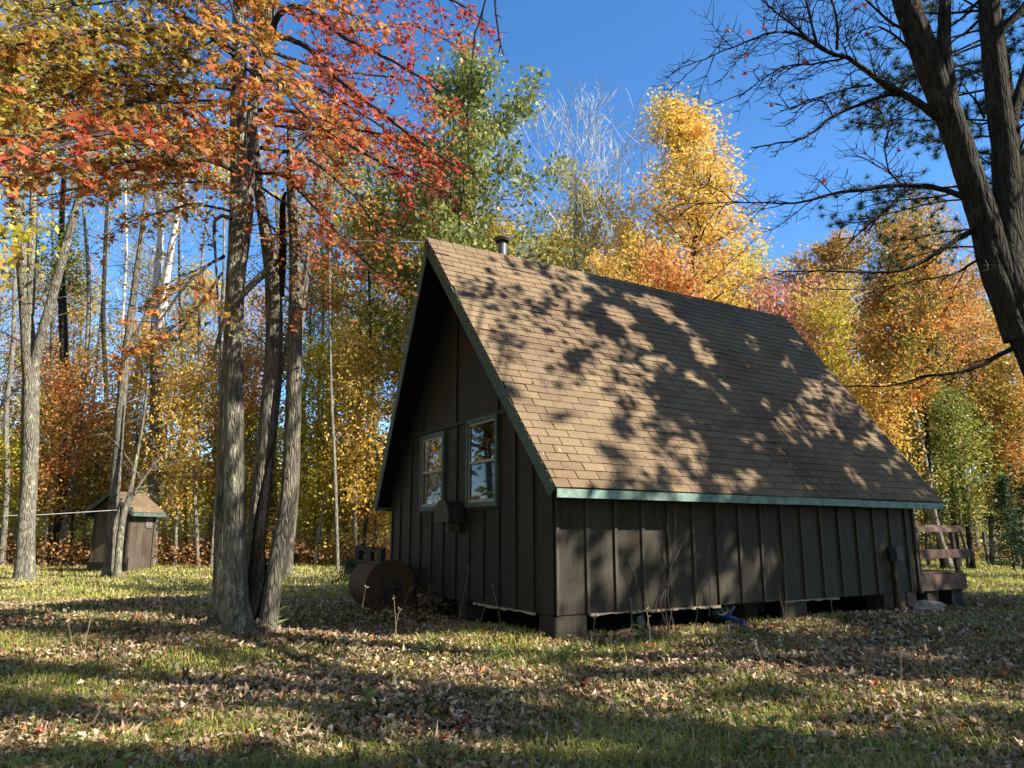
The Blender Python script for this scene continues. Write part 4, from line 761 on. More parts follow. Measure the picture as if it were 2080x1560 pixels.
stem([(515, 1270, 44, 9.5), (512, 1180, 42, 9.5), (528, 1020, 44, 9.5), (545, 860, 42, 9.5), (556, 720, 40, 9.5), (556, 600, 38, 9.5), (552, 545, 36, 9.5), (532, 430, 24, 9.5), (518, 320, 23, 9.5), (512, 240, 23, 9.5), (524, 140, 25, 9.5), (545, 30, 26, 9.5), (560, -200, 20, 9.5)], mc, mb0, BK_GREY, 3, flare=.2, base=True, k=22)
stem([(541, 1275, 44, 9.25), (552, 1200, 40, 9.25), (566, 1120, 38, 9.3), (583, 1040, 40, 9.35), (590, 950, 38, 9.4), (596, 820, 36, 9.4), (600, 650, 32, 9.45), (600, 500, 28, 9.5), (592, 380, 22, 9.6), (590, 250, 16, 9.7)], mc, mb0, BK_GREY, 4, flare=.5, base=True, k=22)
stem([(566, 600, 26, 9.52), (574, 520, 18, 9.55), (574, 420, 14, 9.6), (580, 390, 5, 9.6)], mc, mb0, BK_DARK, 5, name='broken_snag', k=10, label='dark broken snag on the third stem')
g = Geo()       # burnt hollow
P = [at(x, y, Yd)-mb0 for x, y, Yd in ((512, 1262, 9.26), (524, 1180, 9.26), (524, 1120, 9.27), (530, 1040, 9.28), (543, 960, 9.3), (553, 900, 9.33))]; tube(g, P, [.10, .13, .085, .06, .035, .01], 14, .08, .08, 6); part('burnt_hollow', g, BK_BURNT, mc, label='charred black hollow between the stems', smooth=True)
P = [at(x, y, 8.75)-mb0 for x, y in ((545, 548), (500, 590), (462, 640), (440, 700), (433, 740))]; g = Geo(); tube(g, P, [.045, .04, .035, .02, .006], 9, .12, .08, 7); part('broken_limb', g, BK_PALE, mc, label='bleached broken limb hanging across the stems', smooth=True)
g = Geo(); r_ = np.random.default_rng(8)
for k in range(26):     # root flare lumps
    a_ = r_.uniform(0, 6.28); rr2 = r_.uniform(.15, .42); c_ = np.array([rr2*1.2*math.cos(a_)+.05, rr2*.6*math.sin(a_)-.1, 0]); tube(g, [c_*.7+[0, 0, .14], c_+[0, 0, .06], c_*1.35+[0, 0, -.03]], [.07, .06, .03], 8, .15, .05, k)
part('roots', g, BK_GREY, mc, smooth=True)
TW_A, TW_B, TW_RA, TW_RB = [], [], [], []; LP, LN, LA, LS = [], [], [], []
def spray(P, r0, r1, tone, dens=.13, tl=(.35, .9), leafd=.07, lsz=.085, droop=.12, seed=0, parent=None, off=None, bk=TWIG, fine=False, up_=0., start=.15, name='branch', leaves=True, sub=2, store=None):
    """a limb with leafy side twigs laid out in a loose flat layer"""
    store = store or (TW_A, TW_B, TW_RA, TW_RB, LP, LN, LA, LS); A, B, RA, RB, lp, ln, la, ls = store
    r_ = np.random.default_rng(seed); Pq, Rq = smooth_path(P, np.linspace(r0, r1, len(P)), .06); jit = r_.normal(0, .012, Pq.shape); jit[0] = 0; Pq = Pq+np.cumsum(jit, 0)*.35
    g = Geo(); tube(g, Pq-off, Rq, 8, .05); part(name, g, bk, parent, smooth=True)
    Ls = np.concatenate([[0], np.cumsum(np.linalg.norm(np.diff(Pq, axis=0), axis=1))]); tot = Ls[-1]; s_ = tot*start; sd2 = 1
    while s_ < tot:
        f = s_/tot; p = np.array([np.interp(s_, Ls, Pq[:, c]) for c in range(3)]); i = min(np.searchsorted(Ls, s_), len(Pq)-2); tg = unit(Pq[i+1]-Pq[i])
        lat = unit(np.cross(tg, [0, 0, 1]))*sd2; sd2 = -sd2; L = r_.uniform(*tl)*(1-.35*f); d = unit(tg*.65+lat*.85+r_.normal(0, .25, 3)+[0, 0, up_]); m_ = max(3, int(L/.09)); q = p.copy(); rr3 = .0045+.0035*(L/tl[1])
        for w_ in range(m_):
            d = unit(d+r_.normal(0, .12, 3)+[0, 0, -droop*.5+up_*.35]); q2 = q+d*L/m_; A.append(q); B.append(q2); RA.append(rr3*(1-w_/m_*.7)); RB.append(rr3*(1-(w_+1)/m_*.7))
            for sb in range(sub if w_ else 0):
                d3 = unit(d+unit(np.cross(d, [0, 0, 1]))*(1 if sb % 2 else -1)*.9+r_.normal(0, .3, 3)+[0, 0, up_*.8]); q3 = q2+d3*L*r_.uniform(.12, .35); 
                if fine:
                    d4 = unit(d3+[0, 0, .5]+r_.normal(0, .2, 3)); q4 = q3+d4*L*.14; A.append(q3); B.append(q4); RA.append(.0026); RB.append(.0016)
                A.append(q2); B.append(q3); RA.append(rr3*.5); RB.append(.0018)
                if leaves:
                    for _ in range(1 if r_.random() < .25 else 2):
                        u = r_.random(); lp.append(q2+(q3-q2)*u+r_.normal(0, .035, 3)+[0, 0, -.02]); ln.append(unit(r_.normal(0, .42, 3)+[.15, -.25, .8])); la.append(np.clip(tone*.84+.04+r_.normal(0, .13)+.12*math.sin(p[0]*2.1+p[2]*1.3+seed), 0, 1)); ls.append(lsz*r_.uniform(.7, 1.3))
            q = q2
        s_ += dens*r_.uniform(.6, 1.4)
def pp(*pts): return np.array([at(x, y, Yd) for x, y, Yd in pts])
MB = [ # (points, r0, r1, tone, leaf size)
 (pp((475, 175, 8.9), (400, 172, 8.4), (320, 178, 7.8), (200, 165, 7.0), (80, 135, 6.2), (-60, 120, 5.6)), .035, .010, .34, .085),
 (pp((470, 180, 8.9), (420, 178, 8.5), (340, 195, 7.9), (260, 225, 7.2), (180, 250, 6.6), (100, 280, 6.1), (-20, 325, 5.6)), .035, .010, .40, .085),
 (pp((478, 115, 8.9), (430, 75, 8.6), (390, 54, 8.2), (300, 62, 7.6), (230, 82, 7.1), (120, 70, 6.6)), .032, .010, .22, .085),
 (pp((478, 100, 8.9), (400, 48, 8.4), (340, 10, 8.0), (250, -60, 7.5), (120, -90, 7)), .032, .010, .18, .085),
 (pp((470, 345, 8.9), (430, 330, 8.5), (330, 324, 7.7), (200, 328, 6.9), (90, 340, 6.3), (-40, 352, 5.8)), .028, .008, .46, .085),
 (pp((470, 430, 8.9), (400, 415, 8.6), (330, 430, 8.3), (250, 455, 8.0)), .018, .006, .32, .08),
 (pp((455, 520, 8.9), (420, 540, 8.6), (370, 590, 8.3), (320, 660, 8.1), (250, 740, 7.9)), .022, .006, .40, .08),
 (pp((450, 555, 8.9), (410, 610, 8.6), (350, 660, 8.4), (300, 690, 8.2)), .016, .005, .36, .08),
 (pp((553, 65, 9.4), (567, 32, 9.2), (600, 16, 8.9), (640, 36, 8.7), (700, 80, 8.4), (780, 120, 8.1), (890, 190, 7.8)), .05, .012, .80, .075),
 (pp((545, 75, 9.4), (585, 78, 9.1), (630, 105, 8.8), (680, 155, 8.5), (760, 215, 8.2), (860, 290, 8.0), (930, 340, 7.9)), .045, .010, .76, .075),
 (pp((522, 225, 9.4), (580, 226, 9.1), (640, 258, 8.9), (720, 310, 8.7), (800, 350, 8.5), (900, 400, 8.4)), .035, .009, .82, .075),
 (pp((520, 350, 9.4), (575, 356, 9.2), (610, 385, 9.0), (660, 440, 8.9), (710, 500, 8.8), (780, 570, 8.7)), .035, .008, .66, .078),
 (pp((558, -30, 9.4), (640, -60, 9.0), (760, -50, 8.6), (880, -10, 8.3), (985, 50, 8.1)), .04, .008, .88, .075),
 (pp((560, -120, 9.4), (700, -160, 9.1), (850, -130, 8.8), (960, -60, 8.6)), .04, .008, .84, .075),
 (pp((500, 140, 9.0), (560, 170, 8.0), (600, 215, 7.0), (625, 255, 6.3), (560, 330, 5.8)), .022, .006, .68, .085),
 (pp((486, 20, 9.0), (470, -40, 7.8), (480, 20, 6.6), (530, 80, 5.8), (590, 150, 5.2)), .022, .006, .60, .09),
 (pp((470, 200, 8.9), (360, 230, 7.4), (260, 265, 6.0), (180, 290, 5.2), (90, 320, 4.7)), .022, .006, .58, .09),
 (pp((470, 80, 8.9), (330, 60, 7.3), (200, 60, 6.2), (60, 90, 5.4), (-60, 120, 5.0)), .024, .006, .30, .09),
 (pp((470, -20, 8.9), (360, -60, 7.6), (200, -30, 6.4), (70, 30, 5.6), (-40, 60, 5.2)), .024, .006, .20, .09),
 (pp((475, 260, 8.9), (420, 270, 8.0), (330, 290, 7.2), (240, 300, 6.5), (150, 320, 6.0)), .02, .006, .30, .085),
 (pp((555, -60, 9.4), (520, -120, 8.4), (560, -90, 7.4), (640, -30, 6.8), (700, 30, 6.5)), .024, .006, .66, .085),
 (pp((530, 160, 9.4), (640, 180, 9.8), (740, 240, 10.2), (820, 300, 10.6), (900, 380, 11)), .03, .007, .82, .08),
 (pp((470, 300, 8.9), (380, 330, 8.2), (280, 345, 7.6), (180, 380, 7.0), (90, 400, 6.6)), .02, .006, .50, .085),
 (pp((470, 150, 8.9), (380, 120, 8.0), (260, 130, 7.2), (140, 190, 6.6), (40, 220, 6.2)), .02, .006, .36, .085),
 (pp((478, 60, 8.9), (400, 100, 9.4), (300, 120, 9.8), (180, 110, 10.2), (60, 60, 10.6)), .02, .006, .30, .085),
 (pp((478, 200, 8.9), (380, 210, 9.6), (260, 210, 10.2), (120, 220, 10.8), (0, 240, 11.2)), .02, .006, .42, .085),
 (pp((478, -60, 8.9), (380, -30, 9.2), (250, 0, 9.6), (120, 10, 10.), (0, 0, 10.4)), .02, .006, .26, .085),
 (pp((470, 380, 8.9), (400, 370, 9.4), (300, 380, 10.), (200, 400, 10.6)), .018, .006, .44, .085),
 (pp((550, 0, 9.4), (620, 40, 9.8), (720, 60, 10.2), (830, 50, 10.6), (920, 90, 11)), .03, .007, .84, .08),
 (pp((540, 100, 9.4), (620, 130, 10), (720, 150, 10.5), (830, 170, 11), (920, 250, 11.4)), .03, .007, .78, .08),
 (pp((530, 250, 9.4), (620, 260, 9.0), (700, 260, 8.6), (800, 280, 8.2), (880, 330, 8)), .025, .006, .76, .075),
 (pp((530, 380, 9.4), (600, 430, 9.6), (660, 500, 9.8), (720, 580, 10)), .02, .006, .55, .075),
 (pp((520, 420, 9.4), (560, 470, 9.0), (620, 540, 8.8), (650, 620, 8.6)), .016, .005, .50, .07),
 (pp((530, 300, 9.4), (620, 320, 10), (700, 380, 10.6), (760, 450, 11), (800, 520, 11.4)), .03, .007, .72, .08),
]
for k, (P, r0, r1, tone, lsz) in enumerate(MB):
    spray(P, r0, r1, tone, dens=.115, tl=(.35, .95), leafd=.075, lsz=lsz, seed=100+k, parent=mc, off=mb0, bk=TWIG)
LP = np.array(LP); LN = np.array(LN); LA = np.array(LA); LS = np.array(LS)*.86
g = Geo(); segs(g, np.array(TW_A)-mb0, np.array(TW_B)-mb0, np.array(TW_RA), np.array(TW_RB), 4); part('twigs', g, TWIG, mc, kind='stuff')
pxs, pys = to_px(LP); dist = np.linalg.norm(LP-[0, 0, CAMZ], axis=1); vis = (pxs > 5) & (pxs < 2075) & (pys > 5) & (pys < 1500); score = np.where(vis, LS/dist, 0)
order = np.argsort(-score); big = set(order[:280].tolist()); rest = np.array([i for i in range(len(LP)) if i not in big])
def frames(N):
    t = unit(np.cross(N, rng.normal(0, 1, N.shape))); return np.stack([t, np.cross(N, t), N], -1)
FR = frames(LN); curl = rng.normal(0, .8, (len(LP), 3)); g = Geo(); scatter(g, *MAPLE, LP[rest]-mb0, FR[rest], LS[rest]*1.08, LA[rest], curl[rest]); part('foliage', g, MAP, mc, kind='stuff')
leafmesh = []
for tone in np.linspace(.1, .95, 10):
    for v_ in range(2):
        g = Geo(); scatter(g, *MAPLE, np.zeros((1, 3)), np.eye(3)[None], np.array([1.]), np.array([tone]), rng.normal(0, .7, (1, 3))); leafmesh.append((tone, g.mesh('leaf', MAP)))
for i in order[:280]:
    c_ = [m_ for t_, m_ in leafmesh if abs(t_-LA[i]) < .09] or [leafmesh[0][1]]; o = link('leaf', random.choice(c_), mc); M_ = Matrix(FR[i].tolist()).to_4x4(); o.matrix_local = Matrix.Translation(LP[i]-mb0) @ M_ @ Matrix.Scale(LS[i]*1.08, 4)
# bare hanging twigs of the limb overhead
st2 = ([], [], [], [], [], [], [], [])
for P, r0 in ((pp((1000, -260, 5.5), (996, -100, 5.5), (984, 0, 5.5), (962, 70, 5.5), (952, 140, 5.5), (946, 210, 5.5), (944, 280, 5.5), (952, 350, 5.5), (975, 382, 5.5)), .009), (pp((1010, -260, 5.5), (1006, -60, 5.5), (1006, 20, 5.5), (1014, 70, 5.5), (1023, 106, 5.5)), .012)):
    spray(P, r0, .004, .5, dens=.3, tl=(.06, .2), leaves=False, seed=int(r0*900), parent=mc, off=mb0, sub=0, start=.45, name='hanging_twig', store=st2, bk=BK_DARK)
g = Geo(); tube(g, [at(545, -200, 9.4)-mb0, at(760, -330, 7.2)-mb0, at(1010, -265, 5.5)-mb0], [.05, .03, .014], 10, .05, .1); part('branch', g, TWIG, mc, smooth=True)
P = [at(x, y, 8.7)-mb0 for x, y in ((470, 445), (450, 438), (438, 446), (435, 470), (440, 560), (446, 680), (450, 820))]; g = Geo(); tube(g, P, [.03, .026, .024, .02, .014, .009, .005], 8, .08, .06, 9); part('hanging_branch', g, BK_GREY, mc, label='thin dead branch hooking down beside the front stem', smooth=True)
g = Geo(); segs(g, np.array(st2[0])-mb0, np.array(st2[1])-mb0, np.array(st2[2]), np.array(st2[3]), 4); part('twigs', g, TWIG, mc, kind='stuff')

# ------------------------------------------------------------------ big dark trees at right
rb = np.array([6.8, 7.2, float(ground_z(6.8, 7.2))]); rt = thing('bare_maple', 'big dark multi-stemmed maple, almost leafless, leaning in from the right edge', 'tree', rb)
Yr = 6.4
def rstem(pts, seed, name='trunk', rough=.05, k=18): 
    P = []; Rr = []
    for x, y, wpx in pts: p = at(x, y, Yr); P.append(p-rb); Rr.append(wpx/2/F_PX*np.linalg.norm(p-[0, 0, CAMZ])*.74)
    return P, Rr
def rput(P, Rr, seed, name='trunk', k=18, rough=.06, step=.07): g = Geo(); tube(g, P, Rr, k, rough, step, seed); part(name, g, BK_DARK, rt, smooth=True)
P, Rr = rstem([(2260, 1040, 110), (2180, 900, 92), (2128, 780, 78), (2082, 680, 68), (2036, 560, 62), (2000, 450, 62), (1970, 360, 58), (1945, 280, 56), (1918, 210, 56), (1890, 140, 56), (1862, 60, 54), (1840, 0, 52), (1800, -120, 46), (1740, -320, 34), (1700, -520, 24)], 1)
rput([np.array([.0, .0, -.1]), np.array([-.02, 0, .5])]+P, [.33, .25]+Rr, 31)
P, Rr = rstem([(2230, 1000, 90), (2160, 860, 84), (2108, 720, 74), (2066, 600, 70), (2048, 520, 64), (2045, 400, 58), (2040, 300, 52), (2030, 220, 48), (2020, 120, 46), (2008, 0, 40), (2000, -200, 32), (2010, -450, 22)], 2); rput(P, Rr, 32)
P, Rr = rstem([(1935, 235, 34), (1918, 110, 30), (1918, 50, 26), (1920, 0, 24), (1930, -150, 18), (1940, -380, 12)], 3); rput(P, Rr, 33)
P, Rr = rstem([(2068, 690, 60), (2045, 620, 58), (2015, 540, 54), (1995, 450, 50), (1970, 380, 44), (1950, 330, 36), (1936, 305, 28), (1928, 302, 14)], 4); rput(P, Rr, 34)
P, Rr = rstem([(2052, 260, 26), (2070, 190, 22), (2100, 110, 18), (2160, 20, 12)], 5); rput(P, Rr, 35, 'limb')
P, Rr = rstem([(2030, 60, 20), (2075, 20, 16), (2130, -60, 12)], 5); rput(P, Rr, 36, 'limb')
st3 = ([], [], [], [], [], [], [], [])
def rp(*pts, dy=0.): return np.array([at(x, y, Yr+dy*i/max(1, len(pts)-1)) for i, (x, y) in enumerate(pts)])
RBR = [(rp((1905, 240), (1865, 208), (1834, 193), (1794, 172), (1743, 135), (1717, 118), (1676, 106), (1616, 68), (1558, 64), (1480, 95), (1388, 130)), .045, .004, .13, (.2, .75)),
 (rp((1700, 112), (1670, 95), (1640, 70), (1600, 40), (1560, 0), (1530, -40)), .02, .004, .13, (.2, .5)),
 (rp((1834, 193), (1790, 197), (1745, 212), (1690, 234), (1655, 262), (1620, 280), (1580, 287), (1525, 300)), .024, .006, .3, (.15, .4)),
 (rp((1690, 233), (1670, 205), (1640, 213), (1605, 225), (1570, 215)), .01, .003, .16, (.15, .45)),
 (rp((1770, 172), (1700, 185), (1640, 205), (1600, 225)), .012, .003, .2, (.1, .35)),
 (rp((1715, 118), (1650, 130), (1590, 140), (1540, 170), (1500, 200)), .012, .003, .13, (.2, .5)),
 (rp((1960, 400), (1935, 388), (1880, 373), (1810, 374), (1755, 385), (1700, 391), (1650, 408), (1600, 413), (1500, 407), (1390, 412)), .034, .003, .17, (.2, .7)),
 (rp((1830, 374), (1805, 345), (1795, 300), (1800, 250), (1802, 200)), .012, .003, .12, (.2, .55)),
 (rp((1850, 372), (1822, 400), (1805, 425), (1770, 450), (1730, 480), (1690, 480)), .014, .003, .14, (.2, .5)),
 (rp((1985, 465), (1950, 485), (1909, 512), (1856, 542), (1803, 555), (1733, 552), (1660, 551), (1580, 552)), .034, .004, .3, (.2, .55)),
 (rp((2068, 520), (2030, 515), (1980, 531), (1944, 556), (1874, 574), (1768, 594), (1690, 592)), .02, .003, .3, (.2, .5)),
 (rp((2070, 700), (2040, 715), (1985, 742), (1930, 757), (1874, 762), (1821, 778), (1715, 782)), .03, .004, .4, (.2, .6)),
 (rp((1854, 105), (1820, 75), (1785, 57), (1755, 62), (1710, 92)), .016, .003, .16, (.15, .5)),
 (rp((1700, 100), (1697, 60), (1690, 20), (1680, -30), (1660, -80)), .02, .004, .14, (.2, .6)),
 (rp((1658, 88), (1645, 40), (1635, 0), (1620, -60)), .018, .003, .14, (.2, .6)),
 (rp((2000, 20), (1950, 25), (1880, 24), (1840, 24), (1808, 28)), .016, .004, .3, (.1, .3)),
 (rp((1990, 0), (1960, 30), (1920, 55), (1890, 65)), .018, .005, .3, (.1, .3)),
 (rp((2000, 240), (1985, 215), (1965, 190), (1948, 165)), .016, .004, .3, (.1, .3)),
 (rp((1850, 70), (1800, 40), (1740, -20), (1680, -100)), .02, .004, .16, (.2, .6)),
 (rp((1990, 40), (1960, 70), (1940, 80), (1925, 95)), .018, .01, .5, (.1, .2))]
for k, (P, r0, r1, dn, tl) in enumerate(RBR): spray(P, r0*.85, r1, .7, dens=dn*.42, tl=tl, leaves=False, seed=300+k, parent=rt, off=rb, bk=BK_DARK, fine=True, sub=3, up_=.10 if k not in (2, 9, 10) else .0, droop=.25, store=st3, start=.12)
g = Geo(); segs(g, np.array(st3[0])-rb, np.array(st3[1])-rb, np.array(st3[2]), np.array(st3[3]), 4); part('twigs', g, TWIG, rt, kind='stuff')
E_ = np.array(st3[1]); r_ = np.random.default_rng(77); idx = r_.choice(len(E_), 46, replace=False); lm2 = [m_ for t_, m_ in leafmesh]
fr2 = frames(unit(r_.normal(0, 1, (46, 3))))
for q, i in enumerate(idx): o = link('leaf', lm2[r_.integers(10, 20)], rt); o.matrix_local = Matrix.Translation(E_[i]-rb-[0, 0, .03]) @ Matrix(fr2[q].tolist()).to_4x4() @ Matrix.Scale(.055, 4)
# pine behind it
pnb = at(2170, 1085, 13.5); pnz = float(ground_z(pnb[0], 13.5)); off = np.array([pnb[0], 13.5, pnz]); pine = thing('pine_tree', 'dark green pine with tufted boughs behind the big bare trunks', 'tree', off)
g = Geo(); tube(g, [(0, 0, -.1), (0, 0, 6), (.1, 0, 14)], [.26, .2, .08], 12, .05, .3, 3); part('trunk', g, BK_DARK, pine, smooth=True)
A, B, RA, RB = [], [], [], []; gn = Geo(); r_ = np.random.default_rng(41); tuft = []
for k in range(46):
    z = 6.3+k*.17; az = math.pi+r_.uniform(-1.5, 1.5); L = r_.uniform(1.8, 3.9)*(1 if z < 10 else .75); d = np.array([math.cos(az), math.sin(az), .15]); p = np.array([0, 0, z])
    for q in range(7):
        d = unit(d+r_.normal(0, .12, 3)); p2 = p+d*L/7; A.append(p); B.append(p2); RA.append(.03*(1-q/8)); RB.append(.03*(1-(q+1)/8))
        if q > 1:
            for _ in range(5): e = p2+unit(d+r_.normal(0, .7, 3))*r_.uniform(.15, .5); A.append(p2); B.append(e); RA.append(.007); RB.append(.004); tuft.append(e)
        p = p2
segs(gn, A, B, np.array(RA), np.array(RB), 4); part('boughs', gn, BK_DARK, pine, kind='stuff')
tuft = np.array(tuft); nn_ = 62; c_ = np.repeat(tuft, nn_, 0); d = unit(r_.normal(0, 1, c_.shape)+[-.2, 0, .5]); g = Geo(); Ln = r_.uniform(.10, .19, len(c_))[:, None]; s_ = unit(np.cross(d, r_.normal(0, 1, d.shape)))*.0045
V = np.stack([c_-s_, c_+s_, c_+d*Ln], 1); g.add(V.reshape(-1, 3), np.arange(len(c_)*3).reshape(-1, 3), r_.random(len(c_))); part('needles', g, NEED, pine, kind='stuff')

# ------------------------------------------------------------------ trees beyond the right margin; crowns shaped to shade all but the lit patches
LIT = [(1130, 870, 190, 105, 22), (975, 690, 34, 70, 150), (1050, 960, 0.1, 0.1, 0), (1200, 950, 140, 40, 5), (1060, 800, 80, 70, 40),(1230, 590, 40, 10, 20), (1290, 610, 30, 8, 25), (1180, 600, 20, 8, 20), (1240, 700, 24, 9, 30), (1350, 740, 22, 8, 35), (1300, 770, 20, 8, 35), (1620, 700, 16, 7, 40), (1550, 820, 22, 9, 40), (1620, 930, 26, 9, 40), (1520, 900, 22, 9, 30), (1440, 860, 22, 9, 30), (1700, 880, 20, 8, 45), (1830, 960, 22, 8, 50), (1390, 930, 26, 9, 20), (1240, 1450, 90, 18, 4), (420, 1380, 120, 18, 3), (1750, 1450, 90, 14, 5), (1800, 1340, 60, 10, 5), (1400, 1330, 70, 12, 5), (980, 1450, 90, 12, 4), (500, 1490, 80, 12, 4), (1330, 1530, 90, 14, 4), (1500, 1540, 60, 12, 0), (1850, 1440, 70, 12, 4),(940, 530, 100, 36, 10), (1060, 562, 80, 22, 14), (905, 560, 30, 30, 40), (1150, 678, 70, 36, 14), (1080, 705, 60, 30, 30), (1010, 640, 26, 14, 10), (1040, 780, 55, 40, 30), (1150, 830, 150, 60, 20), (1120, 930, 130, 60, 8), (1250, 925, 80, 55, 0), (1060, 850, 60, 60, 0), (1255, 640, 40, 16, 25), (1330, 620, 55, 16, 25), (1390, 665, 60, 16, 35), (1290, 690, 32, 12, 25), (1430, 720, 38, 18, 40), (1455, 780, 30, 14, 45), (1478, 810, 30, 12, 45), (1425, 770, 40, 12, 25), (1530, 700, 26, 10, 40), (1660, 790, 40, 14, 40), (1700, 815, 30, 10, 40), (1575, 870, 24, 12, 30), (1730, 965, 45, 12, 50), (1500, 970, 60, 16, 5), (1400, 980, 50, 14, 5), (1600, 740, 20, 9, 40), (1650, 860, 20, 9, 40), (1780, 900, 24, 9, 45), (1340, 870, 26, 10, 25),
 (1150, 1115, 40, 45, 0), (1140, 1190, 16, 60, 0), (1180, 1225, 60, 22, 0), (1205, 1110, 20, 30, 0), (1222, 1170, 14, 30, 30), (1275, 1185, 24, 50, 25), (1330, 1105, 34, 34, 0), (1330, 1205, 30, 34, 0), (1385, 1120, 30, 40, 0),(1360, 1160, 12, 30, 0), (1440, 1200, 16, 40, 0), (1500, 1110, 20, 26, 0), (1690, 1165, 14, 26, 0), (1800, 1100, 14, 14, 0), (1840, 1170, 16, 30, 0), (1200, 1005, 70, 12, 2), (1340, 1010, 30, 12, 2), (1460, 1012, 60, 12, 2), (1610, 1020, 30, 12, 2), (1780, 1028, 20, 10, 2), (1870, 1030, 40, 10, 2),
 (760, 1300, 170, 38, 5), (960, 1300, 130, 30, 6), (640, 1290, 60, 30, 0), (800, 1370, 150, 34, 5), (1000, 1400, 140, 30, 5), (1180, 1440, 120, 22, 5), (600, 1350, 80, 24, 0), (1250, 1345, 70, 14, 5), (1520, 1345, 120, 18, 8), (1650, 1385, 130, 16, 8), (1330, 1440, 110, 30, 5), (1480, 1470, 90, 26, 0), (1400, 1400, 60, 12, 0), (1960, 1420, 110, 22, 5), (1900, 1500, 120, 22, 5), (2030, 1540, 80, 24, 0), (1650, 1520, 80, 20, 0), (1960, 1160, 150, 36, 0), (2000, 1200, 90, 22, 0), (1400, 1275, 40, 16, 0), (1600, 1270, 50, 14, 0), (1700, 1290, 50, 10, 0),
 (100, 1310, 190, 24, 0), (330, 1320, 160, 26, 0), (300, 1240, 120, 20, 0), (120, 1220, 130, 16, 0), (340, 1430, 110, 22, 0), (150, 1400, 90, 16, 0), (620, 1440, 90, 18, 0), (900, 1490, 110, 16, 0), (320, 1510, 90, 18, 0), (1120, 1520, 120, 18, 0), (60, 1500, 80, 20, 0), (700, 1530, 90, 14, 0)]
LT = np.array(LIT, float)
def lit_at(px, py):
    dx = px[:, None]-LT[None, :, 0]; dy = py[:, None]-LT[None, :, 1]; a_ = np.radians(LT[None, :, 4]); u = (dx*np.cos(a_)+dy*np.sin(a_))/LT[None, :, 2]; v = (-dx*np.sin(a_)+dy*np.cos(a_))/LT[None, :, 3]
    wob = .55*np.sin(px*.071+2.1*np.sin(py*.053))*np.sin(py*.087+1.7*np.sin(px*.047)+1)+.35*np.sin(px*.19+py*.11)*np.sin(py*.23-px*.07)
    return (u*u+v*v < (np.where((px > 1120) & (py > 1035) & (py < 1262), .62, np.where((px > 1240) & (py < 1000), .68, np.where(py > 1180, 2.3, .95)))+wob)[:, None]).any(1)
r_ = np.random.default_rng(55)
def crown_points(n, kind):
    if kind == 'roof': s_ = r_.uniform(-.5, 7.3, n); v = r_.uniform(0, VL, n); t = -OV+np.cos(ang)*v; z = ZE+FH+np.sin(ang)*v; P = CO+CA*s_[:, None]+CG*t[:, None]+np.stack([0*z, 0*z, z], -1)
    elif kind == 'wall': s_ = r_.uniform(0, 7, n); z = r_.uniform(.4, 1.75, n); P = CO+CA*s_[:, None]-CG*.01+np.stack([0*z, 0*z, z], -1)
    else:
        y = r_.uniform(3.6, 17, n); x = r_.uniform(-.72, .78, n)*(y+1); P = np.stack([x, y, ground_z(x, y)], -1)
        rel = P-CO; s_ = rel@CA; t = rel@CG; ok_ = ~((s_ > 0) & (s_ < L_+1.3) & (t > -.1) & (t < W_))
        SL = np.array([SUN@CA, SUN@CG, SUN[2]]); kz = (1.7-P[:, 2])/SL[2]
        for zz in np.linspace(.5, 5.4, 16):          # rays that the cabin itself already blocks
            kz = (zz-P[:, 2])/SL[2]; a1_ = s_+kz*SL[0]; b1_ = t+kz*SL[1]; half = (W_/2+OV)*np.clip((ZR-zz)/(ZR-ZE), 0, 1) if zz > ZE else W_/2; ok_ &= ~((a1_ > -.4) & (a1_ < SF+.2) & (np.abs(b1_-W_/2) < half+.15) & (kz > 0))
        P = P[ok_]
    x, y = to_px(P); return P[(x > -60) & (x < 2140) & (y < 1620) & ~lit_at(x, y)]
targets = np.concatenate([crown_points(4600, 'roof'), crown_points(900, 'wall'), crown_points(6200, 'ground')])
hts = r_.uniform(7.5, 13.5, len(targets)); tt = (hts-targets[:, 2])/SUN[2]; C3 = targets+SUN*tt[:, None]
for _ in range(8):
    x, y = to_px(C3); bad = (~np.isnan(x)) & (x > -150) & (x < 2150) & (y > -220) & (y < 1700); tt = np.where(bad, tt*1.18, tt); C3 = targets+SUN*tt[:, None]
FREE = np.array([at(x_, y_, d_) for x_, y_, d_ in [(490, y_, 8.9) for y_ in (900, 960, 1020, 1080, 1140, 1200, 1260)]+[(575, 1120, 9.3), (590, 1000, 9.4), (592, 930, 9.4), (560, 1200, 9.25), (598, 820, 9.4), (505, 420, 9.3), (500, 540, 9.3), (550, 1250, 9.2)]])
tf_ = np.einsum('ijk,k->ij', C3[:, None]-FREE[None], SUN); dperp = np.linalg.norm(C3[:, None]-FREE[None]-tf_[..., None]*SUN, axis=2); C3 = C3[~((dperp < .5) & (tf_ > 0)).any(1)]
